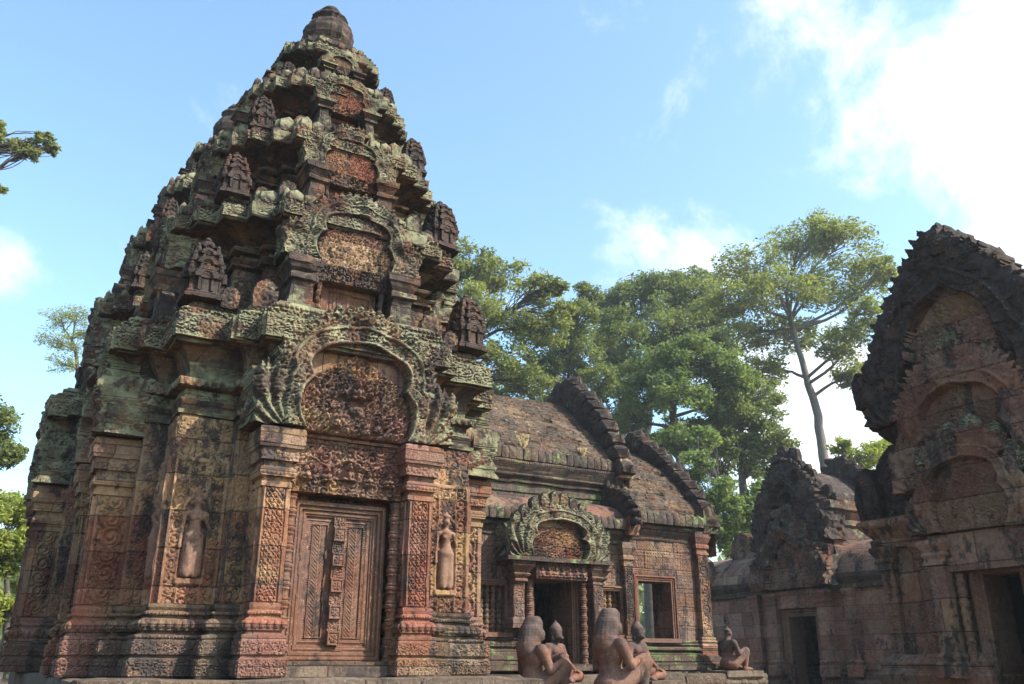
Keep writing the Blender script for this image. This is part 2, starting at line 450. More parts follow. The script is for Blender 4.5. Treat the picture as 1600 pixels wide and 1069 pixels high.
def stone(name, c1, c2, dark=(.03, .024, .022), lich=(.20, .195, .115), ndark=.45, nlich=.4, ochre=.15, blockv=.5, bump=.5, soff=True, fine=60., crust=None):
    m = bpy.data.materials.new(name); m.use_nodes = True; nt = m.node_tree; N = nt.nodes.new; L = nt.links.new
    c1 = tuple(x * ALB for x in c1); c2 = tuple(x * ALB for x in c2)
    b = nt.nodes['Principled BSDF']; b.inputs['Roughness'].default_value = .9; b.inputs['Specular IOR Level'].default_value = .12
    geo = N('ShaderNodeNewGeometry'); pos = geo.outputs['Position']

    def noise(sc, det=5, ro=.6, vec=None):
        n = N('ShaderNodeTexNoise'); n.inputs['Scale'].default_value = sc; n.inputs['Detail'].default_value = det; n.inputs['Roughness'].default_value = ro
        L(vec or pos, n.inputs['Vector']); return n.outputs['Fac']

    def ramp(v, a, b_, lo=0., hi=1.):
        r = N('ShaderNodeMapRange'); r.interpolation_type = 'SMOOTHSTEP'
        for k, x in (('From Min', a), ('From Max', b_), ('To Min', lo), ('To Max', hi)): r.inputs[k].default_value = x
        L(v, r.inputs['Value']); return r.outputs[0]

    def mix(f, a, b_, mode='MIX'):
        x = N('ShaderNodeMix'); x.data_type = 'RGBA'; x.blend_type = mode
        if isinstance(f, float): x.inputs[0].default_value = f
        else: L(f, x.inputs[0])
        for k, v in (('A', a), ('B', b_)):
            if isinstance(v, tuple): x.inputs[k].default_value = (*v, 1)
            else: L(v, x.inputs[k])
        return x.outputs['Result']

    def math_(op, a, b_):
        x = N('ShaderNodeMath'); x.operation = op
        for i, v in enumerate((a, b_)):
            if isinstance(v, (int, float)): x.inputs[i].default_value = v
            else: L(v, x.inputs[i])
        return x.outputs[0]
    col = mix(ramp(noise(1.7), .38, .62), c1, c2)
    # each block of stone has its own hue
    sp = N('ShaderNodeSeparateXYZ'); L(pos, sp.inputs[0])
    zr = math_('DIVIDE', math_('ADD', sp.outputs[2], math_('MULTIPLY', noise(1.1, 2), .03)), .305); row = math_('FLOOR', zr, 0)
    wr = N('ShaderNodeTexWhiteNoise'); wr.noise_dimensions = '1D'; L(row, wr.inputs['W'])
    tx = math_('ADD', math_('DIVIDE', math_('ADD', sp.outputs[0], sp.outputs[1]), .52), wr.outputs['Value']); colu = math_('FLOOR', tx, 0)
    cb = N('ShaderNodeCombineXYZ'); L(colu, cb.inputs[0]); L(row, cb.inputs[2])
    wn = N('ShaderNodeTexWhiteNoise'); L(cb.outputs[0], wn.inputs['Vector'])
    jz = math_('ABSOLUTE', math_('SUBTRACT', math_('FRACT', zr, 0), .5), 0); jx = math_('ABSOLUTE', math_('SUBTRACT', math_('FRACT', tx, 0), .5), 0)
    joint = math_('MAXIMUM', ramp(jz, .474, .49), ramp(jx, .484, .495))
    joint = math_('MULTIPLY', joint, 1.0 if blockv > 0 else 0.0)
    col = mix(ramp(wn.outputs['Value'], .72, .9, 0, ochre * 2.5), col, (.42, .29, .15))
    hsv = N('ShaderNodeHueSaturation'); hsv.inputs['Fac'].default_value = 1; L(col, hsv.inputs['Color'])
    sep = N('ShaderNodeSeparateColor'); L(wn.outputs['Color'], sep.inputs[0])
    L(ramp(sep.outputs[1], 0, 1, 1 - .45 * blockv, 1 + .4 * blockv), hsv.inputs['Value'])
    L(ramp(sep.outputs[2], 0, 1, .88, 1.1), hsv.inputs['Saturation'])
    col = hsv.outputs[0]
    col = mix(ramp(noise(.9, 4), .56, .66, 0, ochre * 3), col, (.44, .31, .16))
    col = mix(ramp(noise(14, 6, .7), .3, .75, 0, .8), col, mix(1.0, col, (.55, .50, .48), 'MULTIPLY'))
    col = mix(ramp(noise(fine, 3, .7), .55, .75, 0, .45), col, (.55, .42, .33))
    col = mix(math_('MULTIPLY', joint, .7), col, (.03, .02, .018))
    # black crust in streaks that run down the face
    st = N('ShaderNodeMapping'); st.inputs['Scale'].default_value = (1.7, 1.7, .65); L(pos, st.inputs['Vector'])
    dk = ramp(math_('ADD', noise(2.1, 8, .68, st.outputs[0]), math_('MULTIPLY', math_('SUBTRACT', noise(17, 4), .5), .35)), .72 - ndark * .42, .80 - ndark * .36, 0, .9)
    if crust: dk = math_('MAXIMUM', dk, ramp(math_('ADD', sp.outputs[2], math_('MULTIPLY', noise(5, 5), .5)), crust[0], crust[1], 0, .93))
    col = mix(dk, col, mix(ramp(noise(9), .35, .7), dark, tuple(x * 2.2 for x in dark)))
    # lichen likes faces that look up or outward, never the undersides
    ln = math_('ADD', noise(2.6, 8, .7), math_('MULTIPLY', math_('SUBTRACT', noise(22, 4), .5), .4))
    lm = ramp(ln, .74 - nlich * .45, .80 - nlich * .40, 0, .85)
    if soff:
        sx = N('ShaderNodeSeparateXYZ'); L(geo.outputs['True Normal'], sx.inputs[0])
        lm = math_('MULTIPLY', lm, ramp(sx.outputs[2], -.28, -.02))
    lc = mix(ramp(noise(6, 5), .35, .65), lich, tuple(x * .42 for x in lich))
    lc = mix(ramp(noise(35, 4), .55, .75), lc, (.25, .25, .16))
    col = mix(lm, col, lc)
    L(col, b.inputs['Base Color'])
    bp = N('ShaderNodeBump'); bp.inputs['Strength'].default_value = bump; bp.inputs['Distance'].default_value = .02
    hh = math_('SUBTRACT', math_('ADD', noise(28, 7, .7), math_('MULTIPLY', noise(90, 3), .35)), math_('MULTIPLY', joint, .8)); L(hh, bp.inputs['Height']); L(bp.outputs[0], b.inputs['Normal'])
    return m


def simple(name, col, rough=.9, spec=.2):
    m = bpy.data.materials.new(name); m.use_nodes = True; b = m.node_tree.nodes['Principled BSDF']
    b.inputs['Base Color'].default_value = (*col, 1); b.inputs['Roughness'].default_value = rough; b.inputs['Specular IOR Level'].default_value = spec
    return m


def leafmat(name, c1, c2):
    m = bpy.data.materials.new(name); m.use_nodes = True; nt = m.node_tree; N = nt.nodes.new; L = nt.links.new; nt.nodes.clear()
    out = N('ShaderNodeOutputMaterial'); geo = N('ShaderNodeNewGeometry'); n = N('ShaderNodeTexNoise'); n.inputs['Scale'].default_value = .55; n.inputs['Detail'].default_value = 3
    L(geo.outputs['Position'], n.inputs['Vector'])
    ri = N('ShaderNodeMath'); ri.operation = 'MULTIPLY_ADD'; L(geo.outputs['Random Per Island'], ri.inputs[0]); ri.inputs[1].default_value = .35; L(n.outputs['Fac'], ri.inputs[2])
    mr = N('ShaderNodeMapRange'); mr.inputs['From Min'].default_value = .4; mr.inputs['From Max'].default_value = .95; L(ri.outputs[0], mr.inputs['Value'])
    mx = N('ShaderNodeMix'); mx.data_type = 'RGBA'; mx.inputs['A'].default_value = (*c1, 1); mx.inputs['B'].default_value = (*c2, 1); L(mr.outputs[0], mx.inputs[0])
    d = N('ShaderNodeBsdfPrincipled'); d.inputs['Roughness'].default_value = .55; d.inputs['Specular IOR Level'].default_value = .3; L(mx.outputs['Result'], d.inputs['Base Color'])
    t = N('ShaderNodeBsdfTranslucent'); g = N('ShaderNodeMix'); g.data_type = 'RGBA'; g.blend_type = 'MULTIPLY'; g.inputs[0].default_value = 1
    g.inputs['B'].default_value = (1.5, 1.6, .7, 1); L(mx.outputs['Result'], g.inputs['A']); L(g.outputs['Result'], t.inputs['Color'])
    s = N('ShaderNodeMixShader'); s.inputs[0].default_value = .45; L(d.outputs[0], s.inputs[1]); L(t.outputs[0], s.inputs[2]); L(s.outputs[0], out.inputs[0])
    return m


PINK = (.41, .155, .12); TAN = (.41, .225, .155); RUST = (.26, .10, .065)
M_low = stone('red_sandstone', PINK, TAN, ndark=.62, nlich=.08, ochre=.16)
M_carve = stone('carved_sandstone', (.43, .18, .13), (.47, .27, .175), ndark=.50, nlich=.08, ochre=.17, bump=.35)
M_base = stone('base_sandstone', (.27, .16, .12), (.30, .21, .14), ndark=.62, nlich=.22, ochre=.06)
M_up = stone('weathered_sandstone', (.31, .12, .08), (.31, .17, .11), ndark=.74, nlich=.46, ochre=.05, bump=.8)
M_corn = stone('lichen_sandstone', (.33, .145, .095), (.33, .20, .12), lich=(.24, .235, .14), ndark=.72, nlich=.72, ochre=.05, bump=.6)
M_god = stone('niche_figure_stone', (.46, .25, .19), (.50, .31, .23), ndark=.28, nlich=.02, ochre=.02, blockv=0, bump=.3)
M_gop = stone('pavilion_sandstone', (.50, .25, .18), (.52, .32, .23), ndark=.46, nlich=.2, ochre=.05)
M_black = stone('blackened_sandstone', (.17, .085, .065), (.20, .12, .09), ndark=.80, nlich=.30, ochre=.02, bump=.8)
M_hall = stone('hall_sandstone', (.34, .175, .13), (.38, .235, .17), ndark=.56, nlich=.16, ochre=.04)
M_hallc = stone('hall_cornice_stone', (.20, .13, .10), (.22, .16, .12), lich=(.16, .22, .08), ndark=.62, nlich=.42, ochre=.0)
M_dull = stone('dull_sandstone', (.46, .23, .165), (.48, .30, .21), ndark=.52, nlich=.3, ochre=.08)  # warm sandstone colour shared by library and pavilion parts
M_door = stone('door_sandstone', (.33, .155, .11), (.36, .20, .14), ndark=.38, nlich=.03, ochre=.03, blockv=0)
M_roof = stone('roof_brick', (.18, .105, .072), (.24, .16, .11), dark=(.035, .028, .022), lich=(.10, .09, .05), ndark=.64, nlich=.25, ochre=.03, blockv=.35, fine=18)
M_statue = stone('statue_sandstone', (.40, .19, .14), (.45, .24, .17), dark=(.05, .036, .032), crust=(.30, .54), ndark=.34, nlich=.02, ochre=.0, blockv=.0, bump=.3)
M_floor = stone('terrace_stone', (.24, .18, .14), (.28, .20, .15), ndark=.40, nlich=.22, ochre=.03)
M_earth = stone('earth_ground', (.14, .10, .07), (.18, .13, .085), ndark=.2, nlich=.25, ochre=.1, blockv=0, bump=.4)
M_dark = simple('painted_interior_shade', (.02, .017, .015))  # near-black colour painted in for the shade behind doorways
M_pale = stone('pale_bark', (.34, .30, .26), (.40, .36, .32), ndark=.2, nlich=.1, ochre=0, blockv=0, bump=.4, fine=20)
M_bark = stone('tree_bark', (.16, .13, .11), (.22, .19, .16), ndark=.3, nlich=.25, ochre=0, blockv=0, bump=.5, fine=20)
#TOWER
# ------------------------------------------------------------------ polygons for arches
def pip(U, V, poly):
    ins = np.zeros(U.shape, bool); n = len(poly)
    for i in range(n):
        (x1, y1), (x2, y2) = poly[i], poly[(i + 1) % n]
        if y1 == y2: continue
        c = ((y1 > V) != (y2 > V)) & (U < (x2 - x1) * (V - y1) / (y2 - y1) + x1); ins ^= c
    return ins


def dpl(U, V, pts):
    best = np.full(U.shape, 9.)
    for (x1, y1), (x2, y2) in zip(pts[:-1], pts[1:]):
        dx, dy = x2 - x1, y2 - y1; t = np.clip(((U - x1) * dx + (V - y1) * dy) / (dx * dx + dy * dy + 1e-12), 0, 1)
        best = np.minimum(best, (U - x1 - t * dx) ** 2 + (V - y1 - t * dy) ** 2)
    return np.sqrt(best)


def smooth_pts(p, n=2):
    for _ in range(n):
        q = [p[0]]
        for a, b in zip(p[:-1], p[1:]): q += [(a[0] * .75 + b[0] * .25, a[1] * .75 + b[1] * .25), (a[0] * .25 + b[0] * .75, a[1] * .25 + b[1] * .75)]
        q.append(p[-1]); p = q
    return p


def teeth(p, step, tip, seed=0):
    """flame leaves standing along a curve"""
    rs = random.Random(seed); out = []; P = np.array(p); L = np.concatenate([[0], np.cumsum(np.hypot(*np.diff(P, axis=0).T))]); n = max(1, int(L[-1] / step))
    for i in range(n):
        def at(s): return np.array([np.interp(s, L, P[:, 0]), np.interp(s, L, P[:, 1])])
        a = at(L[-1] * i / n); b = at(L[-1] * (i + .5) / n); c = at(L[-1] * (i + .95) / n); t = c - a; nr = np.array([t[1], -t[0]]) / (np.hypot(*t) + 1e-9)
        k = tip * rs.uniform(.55, 1.15)
        out += [tuple(a), tuple(a * .7 + c * .3 + nr * k * .72), tuple(b + nr * k), tuple(a * .3 + c * .7 + nr * k * .72), tuple(c)]
    return out + [tuple(P[-1])]


def pediment(sc=1., res=.01, seed=0, tymp='dense', broken=0., tall=1., plain=False, outer_s=None, inner_s=None, tip=.075, naga=True):
    """polylobed naga pediment: (frame mesh, tympanum mesh); faces -Y, stands on z = 0, y = 0 is the tympanum ground"""
    inner = smooth_pts(inner_s, 2) if inner_s else smooth_pts([(.50, 0), (.555, .10), (.585, .22), (.56, .34), (.49, .42), (.455, .43)], 2) + smooth_pts([(.455, .43), (.50, .50), (.50, .60), (.42, .70), (.25, .765), (0, .80)], 2)[1:]
    inner = [(x, y * tall) for x, y in inner]
    outer_s = outer_s or [(.80, .60), (.74, .74), (.63, .88), (.48, .99), (.28, 1.07), (0, 1.12)]
    outer = [(.98, 0), (.99, .10), (.955, .2), (.985, .27), (1.035, .34), (1.03, .44), (.99, .40), (.975, .53), (.93, .46), (.905, .58), (.875, .50)] + teeth(smooth_pts([(x, y * tall) for x, y in outer_s], 2), .095, tip, seed)
    I = inner + [(-x, y) for x, y in reversed(inner[:-1])]; O = outer + [(-x, y) for x, y in reversed(outer[:-1])]

    def hf(U, V):
        d = dpl(U, V, I); ins = pip(U, V, I) | ((abs(U) < .5) & (V < .004)); s = np.where(ins, -d, d)
        au = abs(U)
        fol = cells(U, V, .036, seed) * .6
        rs = random.Random(seed + 3); P = np.array(smooth_pts([(x, y * tall) for x, y in outer_s], 2))
        for q in range(0, len(P), 2):
            for sg in (-1, 1): whorl(fol, U, V, sg * (P[q, 0] - .05), P[q, 1] - .05, .055, sg, 1, 1.2, 1)
        H = .125 + .045 * fol
        band = .15 + .035 * np.maximum(cells(U, V, .03, seed + 1), 0)
        # roundels marching round the arch
        L = 0; prev = I[0]
        for k in range(1, len(I)):
            L += math.hypot(I[k][0] - prev[0], I[k][1] - prev[1]); 
            if L > .085:
                L = 0; nx, ny = I[k][1] - prev[1], -(I[k][0] - prev[0]); nn = math.hypot(nx, ny) + 1e-9
                B = np.zeros(U.shape); whorl(B, U, V, I[k][0] + nx / nn * .088, I[k][1] + ny / nn * .088, .042, 1, 0, 1.1, 1); band = np.maximum(band, .15 + .04 * B)
            prev = I[k]
        H = np.where(s < .155, band, H)
        H = np.where(abs(s - .155) < .016, .20, H)
        H = np.where((s >= 0) & (s < .038), .175 + .02 * np.cos((s - .019) * 80), H)
        # hanging volute of the arch
        # fan of naga heads
        an = np.arctan2(V + .05, au - .66); rr = np.hypot(V + .05, au - .66)
        fan = (au > .69 + .12 * (V > .42)) & (V < .58) & (s > .10)
        ridge = .5 + .5 * np.cos(an * 15 - rr * 9); 
        ridge = .5 + .5 * np.cos(an * 19 - rr * 11)
        if naga: H = np.where(fan, .12 + .06 * ridge ** .8 * np.clip(rr * 4, .3, 1) + .03 * fol * (rr > .30) + .012 * cells(U, V, .022, seed), H)
        else: H = np.where(fan, .13 + .05 * m_dense(U, V, .035, seed + 9, .05, .09), H)
        if plain: H = .12 + (H - .12) * .5
        # tympanum
        T = m_dense(U, V, .024, seed + 2, .026, .05)
        if tymp == 'gods':
            figure(T, U, V, 0, .33, .15); figure(T, U, V, .21, .05, .10); figure(T, U, V, -.2, .06, .10)
            figure(T, U, V, .12, .36, .08); figure(T, U, V, -.14, .36, .08)
            d2 = ((U) / .085) ** 2 + ((V - .23) / .055) ** 2; T = np.maximum(T * (d2 > 1), 1.1 * np.sqrt(np.clip(1 - d2, 0, 1)))
            T = np.where(d2 < 1, T * (.7 + .3 * cells(U, V, .02, 8)), T)
            for fx in (-.33, -.1, .1, .34): figure(T, U, V, fx, .015, .075)
        pyr = np.clip((.76 * tall - V - au * .62) / .015, 0, 1) * np.clip((-s - .045 - .0 * V) / .012, 0, 1) * np.clip((.43 - au) / .01, 0, 1)
        pyr = np.where(V < .42, np.clip((-s - .02) / .01, 0, 1), pyr)
        tt = .095 * T * pyr + .004
        return np.where(s < 0, tt, H)

    def mo(U, V):
        k = pip(U, V, O)
        if broken:
            nn = vnoise(np.column_stack([U.ravel(), V.ravel(), np.full(U.size, seed * 3.3)]), 3.2, seed).reshape(U.shape); k &= ~((nn > .75 - broken) & (V > .45))
        return k
    fr = slab(-1.08, 1.08, 0, 1.25 * tall, hf, res, .16, lambda U, V: mo(U, V) & ~pip(U, V, I))
    ty = slab(-.62, .62, 0, .84 * tall, hf, res, .16, lambda U, V: mo(U, V) & (pip(U, V, I)))
    # deep end blocks with a carved naga on each outer side
    for sg in (-1, 1):
        x0, x1 = sorted((sg * .66, sg * .955)); fr.merge(box(x0, x1, -.06, .40, .0, .50, .07))
        e = slab(-.235, .235, 0, .56, lambda U, V: .012 + .05 * (.5 + .5 * np.cos(np.arctan2(V + .05, U * -sg + .25) * 15 - np.hypot(V + .05, U + .25 * sg) * 12)) ** .7 + .012 * cells(U, V, .04, seed), res * 1.3, .05,
                 lambda U, V: V < .40 + .15 * np.sqrt(np.clip(1 - (U / .24) ** 2, 0, 1))); e.tf((0, 0, 0), sg * PI / 2).tf((sg * .958, .165, 0)); fr.merge(e)
    for m in (fr, ty): m.tf(sc=(sc, sc, sc))
    fr.w(.006, 6, seed, .005)
    return fr, ty


# ------------------------------------------------------------------ signed distance figures
def sdf_mesh(prims, res=.012, k=.02, pad=.03, detail=None):
    """prims: ('c', a, b, r1, r2) tapered limb, ('e', centre, radii, [k]) ellipsoid; smooth union, then surface nets"""
    pts = []
    for p in prims:
        if p[0] == 'c': r = max(p[3], p[4]); pts += [np.array(p[1]) - r, np.array(p[1]) + r, np.array(p[2]) - r, np.array(p[2]) + r]
        else: r = np.array(p[2]); pts += [np.array(p[1]) - r, np.array(p[1]) + r]
    lo = np.min(pts, 0) - pad; hi = np.max(pts, 0) + pad; n = np.ceil((hi - lo) / res).astype(int) + 1
    X, Y, Z = np.meshgrid(*[lo[i] + np.arange(n[i]) * res for i in range(3)], indexing='ij')
    S = np.full(X.shape, 1e3)
    for p in prims:
        if p[0] == 'c':
            a = np.array(p[1], float); b = np.array(p[2], float); ab = b - a
            t = np.clip(((X - a[0]) * ab[0] + (Y - a[1]) * ab[1] + (Z - a[2]) * ab[2]) / (ab @ ab + 1e-12), 0, 1)
            d = np.sqrt((X - a[0] - t * ab[0]) ** 2 + (Y - a[1] - t * ab[1]) ** 2 + (Z - a[2] - t * ab[2]) ** 2) - (p[3] + (p[4] - p[3]) * t); kk = p[5] if len(p) > 5 else k
        else:
            c = p[1]; r = p[2]; q = np.sqrt(((X - c[0]) / r[0]) ** 2 + ((Y - c[1]) / r[1]) ** 2 + ((Z - c[2]) / r[2]) ** 2)
            d = (q - 1) * min(r); kk = p[3] if len(p) > 3 else k
        h = np.clip(.5 + .5 * (S - d) / kk, 0, 1); S = S * (1 - h) + d * h - kk * h * (1 - h)
    if detail: S = detail(S, X, Y, Z)
    return snets(S, lo, res)


def snets(S, lo, h):
    B = S < 0; nx, ny, nz = S.shape
    c = [S[i:nx - 1 + i, j:ny - 1 + j, k:nz - 1 + k] for i in (0, 1) for j in (0, 1) for k in (0, 1)]
    b = [x < 0 for x in c]; s = sum(x.astype(int) for x in b); act = (s > 0) & (s < 8)
    I = np.argwhere(act); n = len(I); idx = -np.ones(act.shape, int); idx[act] = np.arange(n)
    cv = np.stack([x[act] for x in c], 1); acc = np.zeros((n, 3)); cnt = np.zeros(n)
    cor = [(i, j, k) for i in (0, 1) for j in (0, 1) for k in (0, 1)]
    for a in range(8):
        for d in range(a + 1, 8):
            df = [cor[d][q] - cor[a][q] for q in range(3)]
            if sum(abs(x) for x in df) != 1: continue
            va, vb = cv[:, a], cv[:, d]; m = (va < 0) != (vb < 0); t = np.where(m, va / (va - vb + 1e-12), 0)
            p = np.array(cor[a])[None] + t[:, None] * np.array(df)[None]; acc[m] += p[m]; cnt[m] += 1
    V = lo + (I + acc / cnt[:, None]) * h
    m = MB(); qs = []
    for ax in range(3):
        o = [0, 1, 2]; o.remove(ax); u, v = o
        if ax == 1: u, v = v, u
        sh = [slice(1, -1)] * 3; sl0 = list(sh); sl1 = list(sh); sl0[ax] = slice(0, -1); sl1[ax] = slice(1, None)
        A = B[tuple(sl0)]; C = B[tuple(sl1)]; E = np.argwhere(A != C); 
        off = np.array([1, 1, 1]); off[ax] = 0; E = E + off
        sgn = B[E[:, 0], E[:, 1], E[:, 2]]
        eu = np.zeros(3, int); eu[u] = 1; ev = np.zeros(3, int); ev[v] = 1
        g = lambda D: idx[D[:, 0], D[:, 1], D[:, 2]]
        q = np.stack([g(E - eu - ev), g(E - ev), g(E), g(E - eu)], 1); q[~sgn] = q[~sgn][:, ::-1]; qs.append(q)
    m.add(V, np.concatenate(qs)); return m


def niche_goddess():
    """standing goddess: 0.72 m tall, faces -Y, back sunk in the niche"""
    p = [('e', (0, 0, .645), (.036, .036, .048)), ('e', (0, 0, .70), (.042, .036, .03)), ('c', (0, 0, .70), (0, 0, .745), .025, .012),
         ('c', (0, 0, .56), (0, 0, .62), .02, .022), ('c', (-.06, 0, .535), (.06, 0, .535), .026, .026), ('c', (0, 0, .53), (0, 0, .42), .052, .04),
         ('e', (-.026, -.03, .495), (.024, .024, .024), .006), ('e', (.026, -.03, .495), (.024, .024, .024), .006), ('c', (0, 0, .40), (0, 0, .34), .048, .064),
         ('c', (-.02, -.003, .34), (-.028, 0, .05), .052, .05), ('c', (.02, -.003, .34), (.028, 0, .05), .052, .05),
         ('c', (-.028, -.03, .02), (-.028, -.0, .06), .018, .02), ('c', (.028, -.03, .02), (.028, 0, .06), .018, .02),
         ('c', (-.082, 0, .53), (-.092, 0, .40), .021, .017), ('c', (-.092, 0, .40), (-.098, -.02, .27), .017, .012), ('e', (-.098, -.022, .255), (.015, .012, .022)),
         ('c', (.082, 0, .53), (.10, 0, .41), .021, .017), ('c', (.10, 0, .41), (.05, -.05, .50), .016, .011), ('e', (.045, -.055, .515), (.014, .013, .02)),
         ('e', (-.047, 0, .63), (.012, .012, .02)), ('e', (.047, 0, .63), (.012, .012, .02)), ('e', (0, -.035, .642), (.008, .012, .014))]
    m = sdf_mesh(p, .0085, .012)
    return m


def lump(sx, sy, sz, point=.0, seed=0):
    m = box(-1, 1, -1, 1, -1, 1, .34); v = m.verts(); r = np.linalg.norm(v, axis=1)[:, None]; v = v * .55 + v / r * 1.15 * .5
    v[:, 2] += point * np.clip(1 - np.hypot(v[:, 0], v[:, 1]), 0, 1)
    return m.setverts(weather(v * np.array([sx, sy, sz]), .012, 7, seed, 0))


# ------------------------------------------------------------------ tower
Z = lambda pr, dz=0.: [(o, z + ZB + dz) for o, z in pr]
BASE = [(.155, -.10), (.16, -.095), (.16, .035), (.13, .045), (.13, .06), (.15, .065), (.148, .17), (.125, .183), (.135, .19), (.135, .21), (.075, .218), (.065, .243), (.09, .25),
        (.115, .275), (.115, .305), (.08, .335), (.04, .342), (.04, .365), (.068, .37), (.068, .39), (.03, .40), (.045, .425), (.045, .45), (.0, .457)]
UPPER = [(0, 2.02), (.03, 2.025), (.035, 2.06), (.0, 2.07), (.005, 2.10), (.03, 2.16), (-.01, 2.175), (-.02, 2.27), (.03, 2.28), (.04, 2.32), (.02, 2.355), (-.03, 2.37), (-.03, 2.44),
         (-.01, 2.52), (.03, 2.60), (.06, 2.645), (.135, 2.655), (.14, 2.68), (.145, 2.89), (.12, 2.886), (.128, 2.90), (.10, 2.97), (.055, 2.98), (.05, 3.03), (.0, 3.08)]


def scaled(prof, s, z0, ztop):
    """carry the cornice profile to an upper storey"""
    a, b = prof[0][1], prof[-1][1]; return [(o * s, z0 + (z - a) / (b - a) * (ztop - z0)) for o, z in prof]


def pier_panel(w, z0, z1, niche=True, seed=0):
    zc = z0

    def hf(U, V):
        H = np.zeros(U.shape); bw = w * .27; au = abs(U); uc = au - (w / 2 - bw / 2 - .012)
        vine = m_vine(np.sign(U) * uc, V, bw, None, seed)
        H = np.where(abs(uc) < bw / 2, .042 * vine, 0)
        H = np.where(abs(abs(uc) - bw / 2) < .006, .045, H)
        H = np.where(au > w / 2 - .012, .048, H)
        nw = w / 2 - bw - .018; inn = au < nw
        fol = m_dense(U, V, .022, seed + 1, .025, .04) * .045
        H = np.where(inn, fol, H)
        if niche:
            top = 1.33 + ZB; arch = (V < top - (au / (w * .23)) ** 2 * .12) & (au < w * .215) & (V > z0 + .20)
            rim = (V < top + .035 - (au / (w * .27)) ** 2 * .12) & (au < w * .255) & (V > z0 + .18)
            H = np.where(rim, .036, H); H = np.where(arch, -.028, H)
            ped = (V > z0 + .15) & (V < z0 + .20) & (au < w * .26); H = np.where(ped, .05 + .0 * V, H)
            crn = (V > 1.62 + ZB) & (V < 1.66 + ZB); H = np.where(crn, .04, H)
            upz = V > 1.66 + ZB; H = np.where(upz, .03 * m_dense(U, V, .024, seed + 4, .04, .07), H)
        return H
    return slab(-w / 2, w / 2, z0, z1, hf, .0085, .03)


def false_door():
    """two carved leaves, a boss strip and nested jambs; faces -Y, z from 0 to 1.31, half width .42"""
    def jam(U, V):
        de = np.minimum(np.minimum(.42 - abs(U), 1.31 - V), V + .0)
        return de

    def hf(U, V):
        de = jam(U, V); H = np.full(U.shape, .0)
        for lim, h in ((.125, .035), (.105, .05), (.085, .042), (.07, .07), (.045, .062), (.035, .095), (.012, .085)): H = np.where(de < lim, h, H)
        au = abs(U); c = abs(au - .165); z = V - .655
        leaf = (de >= .125)
        b = np.minimum(.10 - c, .50 - abs(z))
        P = np.where(b > 0, .014, .022); P = np.where((b > .012) & (b < .03), .004 + .012 * m_beads(V, 0 * V, .018), P)
        P = np.where((b > .03) & (b < .04), .024, P)
        P = np.where(b > .04, .004 + .016 * m_leafcol(au - .165, V, .12), P)
        P = np.where(abs(z) > .5, .02 + .01 * np.cos(z * 90), P)
        H = np.where(leaf, P, H)
        return H

    fr = slab(-.42, .42, 0, 1.31, hf, .0085, .05, lambda U, V: jam(U, V) < .125, warp=.25)
    lf = slab(-.30, .30, .12, 1.19, hf, .0085, .02, warp=.25)

    def hs(U, V):
        H = .052 + .012 * cells(U, V, .02, 3)
        k = np.mod(V - .125, .215); bos = (k < .115)
        du = np.maximum(abs(U), abs(k - .0575)); fl = np.hypot(U, k - .0575); th = np.arctan2(k - .0575, U)
        return np.where(bos, .085 + .01 * (du > .043) + .012 * (fl < .034) * (.6 + .4 * np.cos(6 * th)), H)
    st = slab(-.052, .052, .125, 1.19, hs, .0075, .0, warp=.3)
    return fr, lf, st


def colonnette(h, r=.055):
    pr = []; z = 0; k = 0; n = 9; u = h / n
    for i in range(n):
        z = i * u
        pr += [(r * 1.18, z), (r * 1.22, z + u * .10), (r * .95, z + u * .16), (r * 1.1, z + u * .22), (r * 1.1, z + u * .28), (r * .86, z + u * .34), (r * .84, z + u * .62), (r * .95, z + u * .70), (r * 1.1, z + u * .76), (r * 1.1, z + u * .82), (r * .92, z + u * .86)]
    return lathe(pr + [(r * 1.2, h)], 14, .03)


def miniature_tower():
    """antefix: a 1 m model of a tower, scaled where it stands"""
    m = MB(); z = 0; hw = .215
    m.merge(sweep(cross([(hw * .55, hw * 1.1), (hw, hw)]), [(.04, 0), (.04, .04), (.015, .06), (.02, .08), (0, .1)], .08, .05)); z = .1
    for i, (h, w) in enumerate(((.30, .20), (.17, .17), (.14, .135), (.11, .10))):
        pl = cross([(w * .5, w * 1.14), (w, w)])
        m.merge(sweep(pl, [(0, z), (0, z + h * .6), (.02, z + h * .68), (.04, z + h * .8), (.045, z + h * .95), (.0, z + h)], .06, .05))
        for k in range(4):
            a = k * PI / 2
            # small doorway with jambs and an arch
            hh = h * .62
            d = MB()
            for sx in (-1, 1): d.merge(box(sx * w * .42 - .018, sx * w * .42 + .018, -w * 1.14 - .035, -w * 1.1, z, z + hh, .1))
            d.merge(box(-w * .24, w * .24, -w * 1.14 - .008, -w * 1.1, z, z + hh * .95, .1))
            s = slab(-w * .75, w * .75, 0, h * .62, lambda U, V: np.where((U / (w * .34)) ** 2 + (V / (h * .3)) ** 2 < 1, 0.0, .03), w * .09, .03, lambda U, V: (U / (w * .75)) ** 2 + (V / (h * .6)) ** 2 < 1)
            s.tf((0, -w * 1.14 - .03, z + hh)); d.merge(s); d.tf(rz=a); m.merge(d)
            if i < 3: m.merge(lathe([(.0, 0), (.038, .0), (.042, .035), (.028, .07), (.034, .085), (.012, .125), (0, .13)], 8, .05).tf((w * .97 * (1 if k in (0, 1) else -1), w * .97 * (1 if k in (0, 3) else -1), z + h * .98)))
        z += h
    m.merge(lathe([(.02, 0), (.09, .0), (.105, .04), (.09, .09), (.05, .11), (.06, .13), (.02, .17), (0, .18)], 12, .04).tf((0, 0, z - .005)))
    return m.w(.008, 9, 5, .0)


